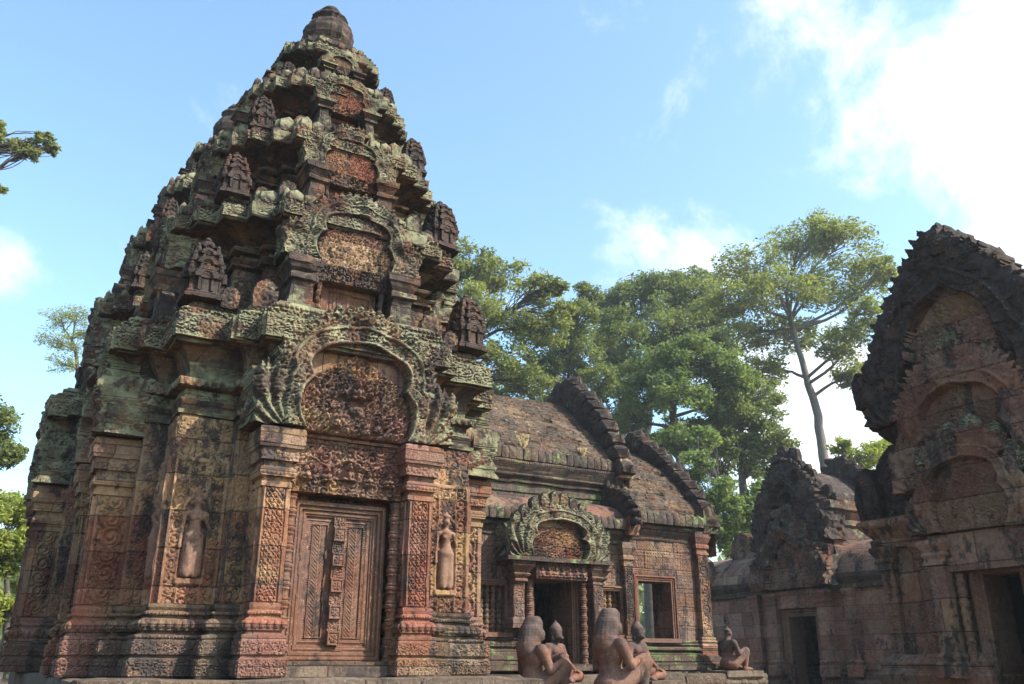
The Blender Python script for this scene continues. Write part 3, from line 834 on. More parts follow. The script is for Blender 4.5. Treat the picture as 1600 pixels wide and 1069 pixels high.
def leaf_stone(w, h, d, seed=0):
    """upright leaf-shaped antefix"""
    def mk(U, V): return abs(U) < w / 2 * np.where(V < h * .55, 1, np.sqrt(np.clip(1 - ((V - h * .55) / (h * .45)) ** 1.7, 0, 1)))
    def hf(U, V):
        H = .02 * cells(U, V, .035, seed); whorl(H, U, V, 0, h * .42, w * .34, 1, 0, 1.4, .035); H[H > .5] = .03
        return H * 1. + .01 * (abs(U) > w * .40)
    return slab(-w / 2, w / 2, 0, h, hf, .014, d, mk).w(.006, 8, seed, .003)


def build_tower():
    t = thing('temple_tower', 'tall carved sandstone tower nearest the viewer, with a closed false door under a lobed pediment', 'tower', (2.635, 9.1, -ZB))
    P0 = cross([(.93, 1.58), (1.4, 1.4)]); P0u = cross([(.74, 1.80), (.93, 1.58), (1.4, 1.4)])
    # base
    PN = cross([(.93, 1.58), (1.4, 1.4)], (.60, 1.30))
    b = sweep(PN, Z(BASE), .045, .022).w(.007, 7, 1, .006)
    for (z0, z1, fn, hg, off) in ((-.085, .03, lambda U, V: m_frieze(U, V, .11), .022, .16), (.072, .165, lambda U, V: m_frieze(U, V, .09, 2), .018, .149),
                                  (.19, .21, lambda U, V: m_beads(U, V, .026), .012, .135), (.25, .332, lambda U, V: m_beads(U, V * .8, .062), .034, .098), (.37, .39, lambda U, V: m_beads(U, V, .028), .012, .068)):
        b.merge(bands(PN, off, z0 + ZB, z1 + ZB, fn, hg, .0105, sides=VIS))
    b.obj('base', M_base, t)
    wl = sweep(P0, Z([(0, .455), (0, 2.03)]), .06, .06).w(.004, 5, 2, .004)
    wl.merge(bands(P0, .001, .48 + ZB, 1.98 + ZB, lambda U, V: np.where(abs(np.mod(V, .5) - .25) > .24, .2, m_dense(U, V, .026, 33, .035, .06)), .026, .0125, sides=VIS, minlen=.1))
    wl.obj('wall', M_low, t)
    en = sweep(P0u, Z(UPPER), .05, .03).w(.012, 6, 3, .010)
    for (z0, z1, fn, hg, off) in ((2.285, 2.35, lambda U, V: m_petals(U, -V, .07, .06), .018, .052), (2.905, 2.965, lambda U, V: cells(U, V, .035, 6), .03, .112), (3.0, 3.045, lambda U, V: m_beads(U, V, .045), .02, .05)):
        en.merge(bands(P0u, off, z0 + ZB, z1 + ZB, fn, hg, .0115, sides=VIS).w(.010, 6, 3, .010))
    en.merge(blocks(P0u, .15, 2.675 + ZB, 2.885 + ZB, lambda U, V: m_frieze(U, V, .17, 4), .028, .0115, sides=VIS, proud=.035, seed=5).w(.006, 6, 3, .003))
    en.obj('entablature', M_corn, t)
    # shared meshes for the four sides
    pp = pier_panel(.44, .46 + ZB, 2.01 + ZB, seed=4).mesh('carved_pier', M_carve, True)
    god = niche_goddess().mesh('niche_goddess', M_god, True)
    god_scaled = None
    side = slab(-.075, .075, 0, 1.53, lambda U, V: np.where(abs(U) > .066, .03, .036 * m_vine(U, V, .12, .11, 6)), .0085, .02).mesh('carved_strip', M_carve, True)
    pil = sweep(rect(.545, .76, -1.9, -1.57), Z([(o * .5, z + .002) for o, z in BASE[:-1]] + [(0, .457), (0, 1.375), (.02, 1.38), (.022, 1.42), (.004, 1.425), (.004, 1.455), (.03, 1.465), (.045, 1.49), (.042, 1.53), (.012, 1.55), (.012, 1.59), (.04, 1.65), (.06, 1.70), (.078, 1.705), (.083, 1.725), (.088, 1.86), (.08, 1.875), (.02, 1.895)]), .05, .022).w(.003, 6, 8, .003)
    rc = rect(.545, .76, -1.9, -1.57)
    for (z0, z1, fn, hg, off) in ((-.083, .03, lambda U, V: m_frieze(U, V, .11, 5), .02, .08), (.072, .165, lambda U, V: m_frieze(U, V, .09, 3), .018, .075), (.25, .332, lambda U, V: m_beads(U, V * .8, .058), .026, .05),
                                  (.37, .39, lambda U, V: m_beads(U, V, .026), .010, .034), (1.60, 1.69, lambda U, V: cells(U, V, .03, 2), .012, .045), (1.735, 1.85, lambda U, V: m_frieze(U, V, .10, 9) * .7, .010, .085), (1.468, 1.525, lambda U, V: m_beads(U, V, .036), .012, .038)):
        pil.merge(bands(rc, off, z0 + ZB, z1 + ZB, fn, hg, .0095, sides=lambda nr, c: nr[1] < .5))
    sh = slab(-.10, .10, .47 + ZB, 1.37 + ZB, lambda U, V: np.where(abs(U) > .085, .018, np.where(abs(U) > .075, .003, .022 * m_diaper(U, V * .8, .078, 1) + .008 * cells(U, V, .018, 7))), .0085, .01)
    for fx, rr in ((.763, PI / 2), (.542, -PI / 2)):
        pil.merge(slab(-.14, .14, .47 + ZB, 1.37 + ZB, lambda U, V: np.where(abs(U) > .115, .024, .04 * m_vine(U, V, .2, .15, 12)), .0105, .01).tf((0, 0, 0), rr).tf((fx, -1.74, 0)))
    sh.tf((.6525, -1.903, 0)); pil.merge(sh)
    pilR = pil.mesh('pilaster', M_carve); pl2 = pil.copy(); v = pl2.verts(); v[:, 0] *= -1; pl2.setverts(v); pl2.Q = [q[:, ::-1] for q in pl2.Q]; pl2.T = [q[:, ::-1] for q in pl2.T]
    pilL = pl2.mesh('pilaster', M_carve)
    fr, lf, st = false_door(); frm = fr.mesh('door_frame', M_door); lfm = lf.mesh('door_leaf', M_door); stm = st.mesh('boss_strip', M_door)
    coln = colonnette(1.34, .05).mesh('colonnette', M_door, False)

    def lint(U, V):
        T = m_dense(U, V - .24, .026, 9, .026, .052)
        g = abs(V - .27 - .035 * np.cos(U * 17)); T = np.maximum(T, .95 * np.clip(1 - (g / .016) ** 2, 0, 1) * (.6 + .4 * cells(U, V, .02, 3)))
        for fx in (-.38, -.19, 0, .19, .38): figure(T, U, V, fx, .10 if fx else .12, .13 if not fx else .10, 1.25)
        return .075 * T * (.55 + .45 * np.clip(1 - (abs(V - .24) / .24) ** 4, 0, 1))
    li = slab(-.52, .52, 0, .47, lint, .0085, .22); li.merge(box(-.535, .535, -.05, .2, .472, .50, .05)); li.w(.003, 8, 2, .004)
    lim = li.mesh('lintel', M_carve, True)
    pf, pt = pediment(1., .0095, 3, 'gods', tall=1.04); pf.tf(sc=(.93, 1, 1)); pt.tf(sc=(.93, 1, 1)); pfm = pf.mesh('pediment', M_corn, True); ptm = pt.mesh('tympanum', M_carve, True)
    sill = box(-.5, .5, -1.86, -1.5, .0, .085, .05).merge(box(-.45, .45, -1.80, -1.5, .085, .118, .05)).w(.004, 7, 3, .004).mesh('doorsill', M_base)
    for k in range(4):
        a = k * PI / 2; c, s = math.cos(a), math.sin(a)
        rot = lambda x, y, z: (x * c - y * s, x * s + y * c, z)
        for sx in (-1, 1):
            o = link('carved_pier', pp, t, rot(sx * 1.168, -1.403, 0), a)
            link('niche_goddess', god, o, (0, -.005, .46 + .20 + ZB), 0, 1.0).scale = (1.12, 1.25, .98)
            link('carved_strip', side, t, rot(sx * .852, -1.583, .47 + ZB), a)
            link('colonnette', coln, t, rot(sx * .482, -1.765, .02 + ZB), a)
        link('pilaster', pilR, t, (0, 0, 0), a); link('pilaster', pilL, t, (0, 0, 0), a)
        d = link('door_frame', frm, t, rot(0, -1.625, .018 + ZB), a)
        l = link('door_leaf', lfm, d, (0, 0, 0)); link('boss_strip', stm, l, (0, 0, 0))
        link('lintel', lim, t, rot(0, -1.775, 1.385 + ZB), a)
        p = link('pediment', pfm, t, rot(0, -1.86, 1.895 + ZB), a); link('tympanum', ptm, p, (0, 0, 0))
        link('doorsill', sill, t, (0, 0, 0), a)
    # upper storeys
    mt = [miniature_tower().mesh('miniature_tower', M_black)]
    tiers = [(3.06, 3.66, 4.32, 1.01, 1.15), (4.28, 4.76, 5.36, .80, .95), (5.32, 5.72, 6.28, .57, .75), (6.24, 6.56, 7.04, .35, .55)]
    zt = [3.08, 4.30, 5.34, 6.26]; ac = [1.37, 1.14, .87, .60]; ah = [.74, .64, .50, .36]
    for i, (z0, z1, z2, hw, sc) in enumerate(tiers):
        f = hw / 1.01
        pl = cross([(.52 * f, 1.34 * f), (.76 * f, 1.19 * f), (1.01 * f, 1.01 * f)])
        wz = z1 - z0
        wall = sweep(pl, Z([(.05 * f, z0), (.05 * f, z0 + .08), (.02, z0 + .10), (.03, z0 + .14), (0, z0 + .16), (0, z1)]), .05, .04).w(.012, 6, 20 + i, .012)
        wall.merge(bands(pl, .0, z0 + .17 + ZB, z1 - .02 + ZB, lambda U, V: np.where(abs(V) < wz * .36, m_dense(U, V, .035, 4, .04, .07), .2), .022, .014, sides=VIS, minlen=.2))
        wall.obj('upper_wall', M_up, t)
        up = [(o * (1.75, 1.6, 1.4, 1.1)[i], z) for o, z in scaled(UPPER, 1., z1, z2)]
        co = sweep(pl, Z(up), .045, .03).w(.014, 5, 30 + i, .012)
        g = lambda q: z1 + q * (z2 - z1)
        co.merge(blocks(pl, up[19][0], g(.63) + ZB, g(.815) + ZB, lambda U, V: m_frieze(U, V, .11, i), .026, .013, sides=VIS, proud=.05 * f, seed=i, maxlen=.42).w(.010, 6, 30 + i, .004))
        co.merge(bands(pl, up[20][0] - .015, g(.835) + ZB, g(.9) + ZB, lambda U, V: cells(U, V, .035, i), .03, .013, sides=VIS).w(.022, 5, 30 + i, .014))
        O = offset(pl, up[19][0] - .03); rs = random.Random(90 + i)
        for e in range(len(O)):
            a_ = O[e]; b_ = O[(e + 1) % len(O)]; Le = math.hypot(*(b_ - a_)); ang = math.atan2(b_[1] - a_[1], b_[0] - a_[0])
            if Le < .1 or not VIS((math.sin(ang), -math.cos(ang)), None): continue
            nn = max(1, int(Le / (.12 * f + .03)))
            for q in range(nn):
                if rs.random() < .15: continue
                c_ = a_ + (b_ - a_) * (q + .5) / nn; co.merge(lump(Le / nn * .46, .035, .06 * rs.uniform(.7, 1.4) * f ** .4, .6, q).tf((0, 0, 0), ang).tf((c_[0], c_[1], g(.93) + ZB + .03)))
        co.obj('upper_cornice', M_corn, t)
        # storey pediment over a small false doorway
        psc = [.70, .52, .37, .25][i]; pz = [3.66, 4.86, 5.90, 6.62][i]; py = -(1.38 * f + .15)
        pf, pt = pediment(psc, .0125, 11 + i, 'dense', [.1, .26, .2, .1][i], naga=False); pf.w(.012, 6, 40 + i, .008); a1 = pf.mesh('storey_pediment', M_corn, True); a2 = pt.mesh('tympanum', M_carve, True)
        blk = MB()
        for sx in (-1, 1):
            blk.merge(sweep(rect(sx * psc * .72 - .15 * psc, sx * psc * .72 + .15 * psc, py - .10, -1.3 * f), Z([(.02, z0 + .06), (.02, z0 + .13), (0, z0 + .15), (0, pz - .26 * f), (.03, pz - .24 * f), (.03, pz - .2 * f), (.01, pz - .17 * f), (.045, pz - .09 * f), (.06, pz - .08 * f), (.06, pz - .01)]), .06, .05))
            blk.merge(lathe([(.03 * psc * 1.4, 0)] + [(.03 * psc * (1.6 if q % 2 else 1.1), (pz - z0 - .3 * f) * (q + .5) / 8) for q in range(8)] + [(.03, pz - z0 - .28 * f)], 8, .2).tf((sx * psc * .46, py - .01, z0 + .08 + ZB)))
        blk.merge(box(-psc * .57, psc * .57, py - .05, py + .16, pz - .2 * f + ZB, pz - .01 + ZB, .05))
        blk.merge(slab(-psc * .55, psc * .55, 0, .17 * f, lambda U, V: .04 * m_dense(U, V, .03, 5, .03, .05), .0125, .01).tf((0, py - .053, pz - .195 * f + ZB)))
        blk.w(.012, 6, 50 + i, .010); bm_ = blk.mesh('storey_porch', M_up)
        fd = MB(); hh = pz - z0 - .2 * f - .1
        fd.merge(slab(-psc * .40, psc * .40, 0, hh, lambda U, V: np.where((abs(U) > psc * .3) | (V > hh - .05), .04, .012 * np.cos(abs(U) * 90) ** 2 + .015 * (abs(U) < .025)), .0125, .04)); fm = fd.mesh('storey_door', M_door)
        lsm = leaf_stone(.22 * f ** .5, .30 * f ** .5, .10, i).mesh('leaf_antefix', M_up, True)
        for k in range(4):
            a = k * PI / 2; c, s = math.cos(a), math.sin(a); rot = lambda x, y, z: (x * c - y * s, x * s + y * c, z)
            p = link('storey_pediment', a1, t, rot(0, py, pz + ZB), a); link('tympanum', a2, p)
            link('storey_porch', bm_, t, (0, 0, 0), a); link('storey_door', fm, t, rot(0, py + .08, z0 + .1 + ZB), a)
            jit = random.Random(i * 4 + k); m = link('miniature_tower', mt[0], t, rot(-ac[i] + jit.uniform(-.03, .03), -ac[i] + jit.uniform(-.03, .03), zt[i] + ZB), a + jit.uniform(-.15, .15), ah[i] * jit.uniform(.85, 1.08)); m.rotation_euler.x = jit.uniform(-.05, .05); m.rotation_euler.y = jit.uniform(-.05, .05)
            # leaf stones on the cornice below
            w0 = [1.4, 1.13, .885, .625][i]; r0 = [1.58, 1.38 * 1, 1.38 * .783, 1.38 * .553][i]
            for sx in (-1, 1): link('leaf_antefix', lsm, t, rot(sx * w0 * .80, -(r0 - .08 * f), [3.03, 4.25, 5.30, 6.22][i] + ZB), a, .72)
            for sx in (-1, 1): link('leaf_antefix', lsm, t, rot(sx * w0 * .60, -(r0 + .05), [3.03, 4.25, 5.30, 6.22][i] + ZB), a)
    # crowning lotus
    fin = sweep(cross([(.2, .36), (.31, .31)]), Z([(.05, 7.0), (.05, 7.08), (0, 7.10), (-.02, 7.14), (.03, 7.18), (.03, 7.24), (-.04, 7.26), (-.03, 7.32), (-.08, 7.34)]), .05, .04).merge(
        lathe(Z([(.26, 7.28), (.20, 7.33), (.26, 7.38), (.31, 7.46), (.325, 7.55), (.30, 7.64), (.25, 7.71), (.19, 7.74), (.20, 7.77), (.205, 7.80), (.225, 7.83), (.20, 7.87), (.14, 7.89), (.13, 7.92), (.14, 7.95), (.10, 8.01), (0.01, 8.03)]), 32, .03)).w(.014, 5, 60, .006)
    fv = fin.verts(); th = np.arctan2(fv[:, 1], fv[:, 0]); k = 1 + .035 * np.cos(18 * th) * (fv[:, 2] > 7.38 + ZB) * (fv[:, 2] < 7.86 + ZB); fv[:, 0] *= k; fv[:, 1] *= k; fin.setverts(fv)
    fin.obj('crowning_lotus', M_black, t)
    return t


T1 = build_tower()
T2 = copy_tree(T1); T2.location = (2.635, 14.8, -ZB); T2.scale = (1.11, 1.11, 1.245)
T2['label'] = 'taller carved tower directly behind the nearest one, only left edge and lotus top showing'
#REST
# ------------------------------------------------------------------ ground and terrace
def ground():
    m = MB(); n = 90; a = np.linspace(-1, 1, n); s = np.sign(a) * abs(a) ** 2.5 * 900
    X, Y = np.meshgrid(s + 8, s + 12, indexing='ij'); P = np.column_stack([X.ravel(), Y.ravel(), np.zeros(n * n)])
    P[:, 2] = -1.25 + .03 * fbm(P, .8, 3) * (np.hypot(P[:, 0] - 8, P[:, 1] - 12) < 60)
    idx = np.arange(n * n).reshape(n, n); m.add(P, np.stack([idx[:-1, :-1], idx[1:, :-1], idx[1:, 1:], idx[:-1, 1:]], -1))
    tag(m.obj('ground', M_earth), kind='structure')


ground()


def terrace():
    t = thing('stone_terrace', 'low moulded stone terrace carrying the towers and the long hall', 'terrace', (4, 12, -1.25))
    m = MB(); o = (-4, -12, 1.25)
    pr = [(.10, -1.27), (.10, -.95), (.03, -.92), (.03, -.86), (.08, -.80), (.03, -.72), (.0, -.70), (.0, -.45), (.04, -.42), (.08, -.34), (.03, -.30), (.05, -.28), (.055, 0), (.0, .012)]
    for r, zt in ((rect(.75, 4.42, 7.06, 17.3), -.115), (rect(4.2, 12.0, 11.75, 17.9), -.165)):
        b = sweep(r, [(a, z + (zt if z > -.5 else 0)) for a, z in pr], .12, .05)
        b.merge(bands(r, .056, zt - .25, zt - .02, lambda U, V: m_row(U, V, .19, 3) * (abs(np.mod(U, .62) - .31) < .3), .012, .02, sides=FRONT)); m.merge(b)
    m.w(.010, 4, 9, .012).tf(o).obj('terrace_base', M_floor, t)
    return t


terrace()


def steps():
    m = MB()
    for i in range(5):
        m.merge(box(7.3 - .05 * i, 9.1 + .05 * i, 11.85 - .26 * (i + 1), 11.9, -1.3, -.20 - .2 * i, .12))
    m.w(.008, 4, 2, .008).tf((-8.2, -11.2, 1.25))
    o = m.obj('stone_steps', M_floor, None, loc=(8.2, 11.2, -1.25)); tag(o, 'worn stone steps climbing to the open doorway of the hall', 'steps')
    m = box(11.55, 12.1, 11.35, 11.9, -1.3, -.17, .1).w(.008, 4, 2, .004)


steps()


# ------------------------------------------------------------------ roofs
def curve_pts(p, n=3): return np.array(smooth_pts(p, n))


def brick_roof(x0, x1, curve, res=.022, rowh=.07, bw=.21, amp=.028, seed=0):
    C = curve_pts(curve); L = np.concatenate([[0], np.cumsum(np.hypot(*np.diff(C, axis=0).T))]); S = np.arange(0, L[-1], res); X = np.arange(x0, x1 + res, res)
    U, V = np.meshgrid(X, S, indexing='ij')
    yy = np.interp(V, L, C[:, 0]); zz = np.interp(V, L, C[:, 1])
    dy = np.interp(V + .02, L, C[:, 0]) - np.interp(V - .02, L, C[:, 0]); dz = np.interp(V + .02, L, C[:, 1]) - np.interp(V - .02, L, C[:, 1]); nn = np.hypot(dy, dz) + 1e-9
    ny, nz = -dz / nn, dy / nn
    wob = .012 * vnoise(np.column_stack([U.ravel(), V.ravel(), 0 * U.ravel()]), 2.3, seed).reshape(U.shape)
    row = np.floor((V + wob) / rowh).astype(np.int64); fr = (V + wob) / rowh - row
    col = np.floor((U + (hsh(row, row * 0, row * 0, 3)) * bw) / bw).astype(np.int64); fc = (U + hsh(row, row * 0, row * 0, 3) * bw) / bw - col
    h = hsh(row, col, row * 0, seed)
    H = amp * (.2 + h) * (fr > .22) * (fc > .06) + .5 * amp * (1 - fr) + .03 * fbm(np.column_stack([U.ravel(), V.ravel(), 0 * U.ravel()]), 1.2, seed + 5).reshape(U.shape) * .7
    H = np.where(h > .94, -amp * .8, H)
    P = np.stack([U, yy + ny * H * -1 * -1, zz + nz * H], -1).reshape(-1, 3)
    idx = np.arange(U.size).reshape(U.shape); m = MB(); m.add(P, np.stack([idx[:-1, :-1], idx[1:, :-1], idx[1:, 1:], idx[:-1, 1:]], -1)); return m


def mirror_y(m, y0):
    o = m.copy(); v = o.verts(); v[:, 1] = 2 * y0 - v[:, 1]; o.setverts(v); o.Q = [q[:, ::-1] for q in o.Q]; o.T = [q[:, ::-1] for q in o.T]; return o


def gable_crest(curve, y0, thick=.26, step=.235, inner=.30, seed=0, tip=1.2, both=True):
    """stones marching up both edges of a vaulted gable; local x is the thickness"""
    C = curve_pts(curve); L = np.concatenate([[0], np.cumsum(np.hypot(*np.diff(C, axis=0).T))]); m = MB()
    S = np.linspace(0, L[-1], 40); yy = np.interp(S, L, C[:, 0]); zz = np.interp(S, L, C[:, 1])
    dy = np.gradient(yy); dz = np.gradient(zz); n = np.hypot(dy, dz); ny, nz = -dz / n, dy / n
    rows = []
    for (dx, k) in ((-thick / 2, -inner), (-thick / 2, .06), (thick / 2, .06), (thick / 2, -inner)):
        rows.append(np.column_stack([np.full(40, dx), yy + ny * k, zz + nz * k]))
    V = np.concatenate(rows); i = np.arange(39); q = []
    for a in range(3): q.append(np.stack([a * 40 + i, (a + 1) * 40 + i, (a + 1) * 40 + i + 1, a * 40 + i + 1], 1))
    m.add(V, np.concatenate(q))
    k = int(L[-1] / step)
    for j in range(k + 1):
        s = L[-1] * j / k; y = np.interp(s, L, C[:, 0]); z = np.interp(s, L, C[:, 1]); a = math.atan2(np.interp(s + .03, L, C[:, 1]) - np.interp(s - .03, L, C[:, 1]), np.interp(s + .03, L, C[:, 0]) - np.interp(s - .03, L, C[:, 0]))
        big = 1.25 if j == k else 1.
        st = lump(thick * .58, step * .54 * big, .17 * big, .55 * tip, seed + j)
        v = st.verts(); v[:, 1] -= v[:, 2].clip(0) * .45; st.setverts(v)
        st.tf((0, y + .1 * -math.sin(a), z + .1 * math.cos(a)), rx=a * .92); m.merge(st)
    if both: m.merge(mirror_y(m, y0))
    return m


def eave_tiles(x0, x1, y, z, w=.15, h=.15, seed=0):
    m = MB(); n = int((x1 - x0) / w)
    for i in range(n):
        m.merge(lump((x1 - x0) / n * .49, .075, h * .62, .35, seed + i).tf((x0 + (i + .5) * (x1 - x0) / n, y, z + h * .5)))
    return m


def strip(x0, x1, y0, y1, prof, seg=.08): return sweep(rect(x0, x1, y0, y1), prof, seg, .03)


def naga_block(w=.26, h=.42, d=.22, seed=0):
    """upright terminal stone with a fan of heads"""
    def mk(U, V): return abs(U - .02 * np.sin(V * 9)) < w / 2 * np.where(V < h * .5, .9 + .2 * V / h, np.sqrt(np.clip(1.02 - ((V - h * .5) / (h * .5)) ** 2, 0, 1)))
    def hf(U, V):
        an = np.arctan2(V + .04, U + w * .45); rr = np.hypot(V + .04, U + w * .45)
        return .02 + .05 * (.5 + .5 * np.cos(an * 15 - rr * 14)) ** .7 * np.clip(rr * 5, .3, 1)
    return slab(-w / 2, w / 2, 0, h, hf, .013, d, mk).w(.006, 7, seed, .004)


def nested_frame(hw, h, w=.12, res=.014, deep=.07, depth=.45):
    def de(U, V): return np.minimum(hw + w - abs(U), h + w - V)
    def hf(U, V):
        d = de(U, V); H = np.full(U.shape, .0)
        for lim, k in ((w, .012), (w * .72, .03), (w * .5, .022), (w * .42, .055), (w * .18, .045), (w * .08, deep)): H = np.where(d < lim, k, H)
        return H
    return slab(-hw - w, hw + w, 0, h + w, hf, res, depth, lambda U, V: (abs(U) > hw) | (V > h), warp=.4)


def window(w, h):
    """(frame, baluster) meshes of a balustered window, origin at its lower centre"""
    fr = nested_frame(w / 2, h, .085, .012, .05, .3)
    fr.merge(box(-w / 2 - .11, w / 2 + .11, -.06, .1, -.07, 0, .05)); return fr


def masonry(U, V, bw=.55, bh=.30, seed=0, amp=.012):
    r = np.floor(V / bh).astype(np.int64); c = np.floor(U / bw + .5 * (r % 2) + .3 * hsh(r, r * 0, r * 0, seed)).astype(np.int64); u = U / bw + .5 * (r % 2) + .3 * hsh(r, r * 0, r * 0, seed) - c
    return amp * hsh(r, c, r * 0, seed + 1) - .012 * ((abs(V / bh - r - .5) > .475) | (abs(u - .5) > .482))


# ------------------------------------------------------------------ long hall
def hall():
    OX, OY = 8.2, 12.6
    t = thing('temple_hall', 'long stone hall with curved brick roof, baluster windows and an open porch doorway', 'hall', (OX, OY, -ZB))
    o = (-OX, -OY, ZB)
    def put(m, name, mat, parent=t, smooth=False): return m.tf(o).obj(name, mat, parent, smooth)
    ops = [(7.83, 8.57, -.12, 1.36), (6.74, 7.30, .47, 1.19), (9.05, 9.62, .47, 1.19)]

    def inop(U, V, ops):
        k = np.zeros(U.shape, bool)
        for a, b, c, d in ops: k |= (U > a) & (U < b) & (V > c) & (V < d)
        return k

    def hf(U, V):
        H = .018 * m_diaper(U, V, .135, 1) * ((np.mod(U, .155) > .012) & (np.mod(V, .155) > .012)) + masonry(U, V, .6, .34, 2, .006) * .5
        return np.where(V > 1.32, H, masonry(U, V, .5, .3, 1, .006) + .006 * m_diaper(U, V, .12, 1))
    W = slab(4.0, 9.75, -.12, 2.02, hf, .016, .5, lambda U, V: ~inop(U, V, ops)); W.tf((0, OY, 0)).w(.004, 4, 1, .003); put(W, 'wall', M_hall)
    ops2 = [(9.98, 10.72, .40, 1.40)]
    W = slab(9.76, 11.6, -.12, 2.15, lambda U, V: .014 * m_diaper(U, V, .13, 1) * ((np.mod(U, .155) > .012) & (np.mod(V, .155) > .012)) + masonry(U, V, .42, .32, 5, .01), .014, .45, lambda U, V: ~inop(U, V, ops2)); W.tf((0, OY - .03, 0)).w(.004, 4, 1, .004); put(W, 'vestibule_wall', M_hall)
    # back and end walls, floor, ceiling
    Bk = slab(4.0, 9.75, -.12, 2.02, lambda U, V: masonry(U, V, .5, .3, 1, .006), .05, .5).tf((0, 16.5, 0))
    Bk.merge(slab(9.76, 11.6, -.12, 2.15, lambda U, V: masonry(U, V, .5, .3, 1, .006), .03, .5, lambda U, V: ~((U > 10.45) & (U < 11.35) & (V > .35) & (V < 1.6))).tf((0, 16.5, 0)))
    Bk.merge(box(11.3, 11.6, 13.1, 13.75, -.1, 2.1, .2)).merge(box(11.3, 11.6, 14.9, 16.5, -.1, 2.1, .2)).merge(box(9.65, 9.9, 13.1, 16.5, -.1, 2.1, .2))
    put(Bk, 'inner_wall', M_hall)
    # base mouldings
    bs = MB(); BP = [(a * .85, z) for a, z in BASE]
    for x0, x1, y1 in ((4.0, 7.62, 13.1), (8.80, 9.74, 13.1)): bs.merge(strip(x0, x1, OY, y1, BP, .07))
    bs.merge(sweep(rect(9.78, 11.6, OY - .03, 13.05), [(a * 1.35, z * .88 - .01) for a, z in BASE], .07, .03))
    bs.merge(bands(rect(4.0, 7.62, OY, 13.1), .085, .25, .33, lambda U, V: m_petals(U, V, .085, .08), .024, .016, sides=FRONT))
    bs.merge(bands(rect(9.78, 11.6, OY - .03, 13.1), .20, -.07, .02, lambda U, V: m_row(U, V, .09), .014, .016, sides=FRONT))
    bs.w(.006, 5, 1, .006); put(bs, 'base', M_hallc)
    # aisle cornice, half vault, upper wall, upper cornice
    cr = [(.0, 1.99), (.03, 2.0), (.035, 2.03), (.01, 2.04), (.02, 2.07), (.06, 2.12), (.065, 2.14), (.10, 2.15), (.105, 2.22), (.08, 2.23), (.08, 2.25)]
    a = strip(4.0, 9.76, OY, 16.9, cr).merge(bands(rect(4.0, 9.76, OY, 16.9), .10, 2.16, 2.215, lambda U, V: m_beads(U, V, .05), .014, .016, sides=FRONT)).merge(bands(rect(4.0, 9.76, OY, 16.9), .032, 2.0, 2.03, lambda U, V: m_beads(U, V, .04), .012, .016, sides=FRONT))
    a.w(.007, 5, 2, .006); put(a, 'aisle_cornice', M_hallc)
    def vault(U, V): return masonry(U, V, .9, .36, 3, .012)
    hv = MB(); X = np.arange(4.0, 9.80, .06); C = curve_pts([(12.50, 2.27), (12.53, 2.45), (12.68, 2.62), (12.9, 2.72), (13.25, 2.78)], 2); L = np.concatenate([[0], np.cumsum(np.hypot(*np.diff(C, axis=0).T))]); S = np.linspace(0, L[-1], 20)
    U, V = np.meshgrid(X, S, indexing='ij'); H = vault(U, V); P = np.stack([U, np.interp(V, L, C[:, 0]), np.interp(V, L, C[:, 1]) + H], -1).reshape(-1, 3); idx = np.arange(U.size).reshape(U.shape)
    hv.add(P, np.stack([idx[:-1, :-1], idx[1:, :-1], idx[1:, 1:], idx[:-1, 1:]], -1)); hb = mirror_y(hv, 14.8); put(hv, 'aisle_roof', M_hall); put(hb, 'aisle_roof', M_hall)
    put(eave_tiles(6.2, 9.70, 12.47, 2.25, .135, .14).w(.004, 6, 1, 0), 'eave_tiles', M_hallc)
    put(strip(4.0, 9.9, 13.2, 16.4, [(0, 2.6), (0, 2.86), (.03, 2.87), (.03, 2.95), (0, 2.96), (0, 3.02)]).merge(bands(rect(4.0, 9.9, 13.2, 16.4), .0, 2.70, 2.85, lambda U, V: m_leafcol(V, U, .15), .016, .016, sides=FRONT)).w(.006, 5, 2, .006), 'clerestory_wall', M_hallc)
    uc = [(.0, 3.02), (.05, 3.03), (.055, 3.06), (.02, 3.07), (.02, 3.09), (.09, 3.14), (.10, 3.18), (.06, 3.19), (.12, 3.28), (.16, 3.34), (.165, 3.40), (.1, 3.41), (.1, 3.44)]
    a = strip(4.0, 9.95, 13.2, 16.4, uc).merge(bands(rect(4.0, 9.95, 13.2, 16.4), .16, 3.345, 3.395, lambda U, V: m_beads(U, V, .05), .014, .016, sides=FRONT)).merge(bands(rect(4.0, 9.95, 13.2, 16.4), .10, 3.145, 3.178, lambda U, V: m_beads(U, V, .04), .012, .016, sides=FRONT))
    a.w(.010, 4, 2, .010); put(a, 'upper_cornice', M_hallc)
    put(eave_tiles(5.5, 9.95, 13.10, 3.43, .15, .17, 50).w(.006, 6, 1, 0), 'eave_tiles', M_hallc)
    rc = [(13.08, 3.44), (13.22, 3.66), (13.52, 4.00), (13.92, 4.40), (14.35, 4.80), (14.8, 5.12)]
    r = brick_roof(4.2, 10.02, rc, seed=1); r.merge(mirror_y(brick_roof(4.2, 10.02, rc, .06, seed=2), 14.8)); put(r, 'roof', M_roof)
    gc = gable_crest([(13.10, 3.45), (13.24, 3.80), (13.52, 4.26), (13.90, 4.74), (14.3, 5.12), (14.74, 5.42)], 14.8, .28, .30, .42, 3); gc.tf((10.13, 0, 0)); gc.w(.012, 6, 3, .004); put(gc, 'gable_crest', M_black)
    # gable wall under the crest
    gp = [(12.95, 3.42), (13.08, 3.75), (13.36, 4.15), (13.8, 4.55), (14.2, 4.9), (14.8, 5.2)]
    gm = MB(); C = curve_pts(gp); pts = [(y, z) for y, z in C] + [(29.6 - y, z) for y, z in C[::-1]]
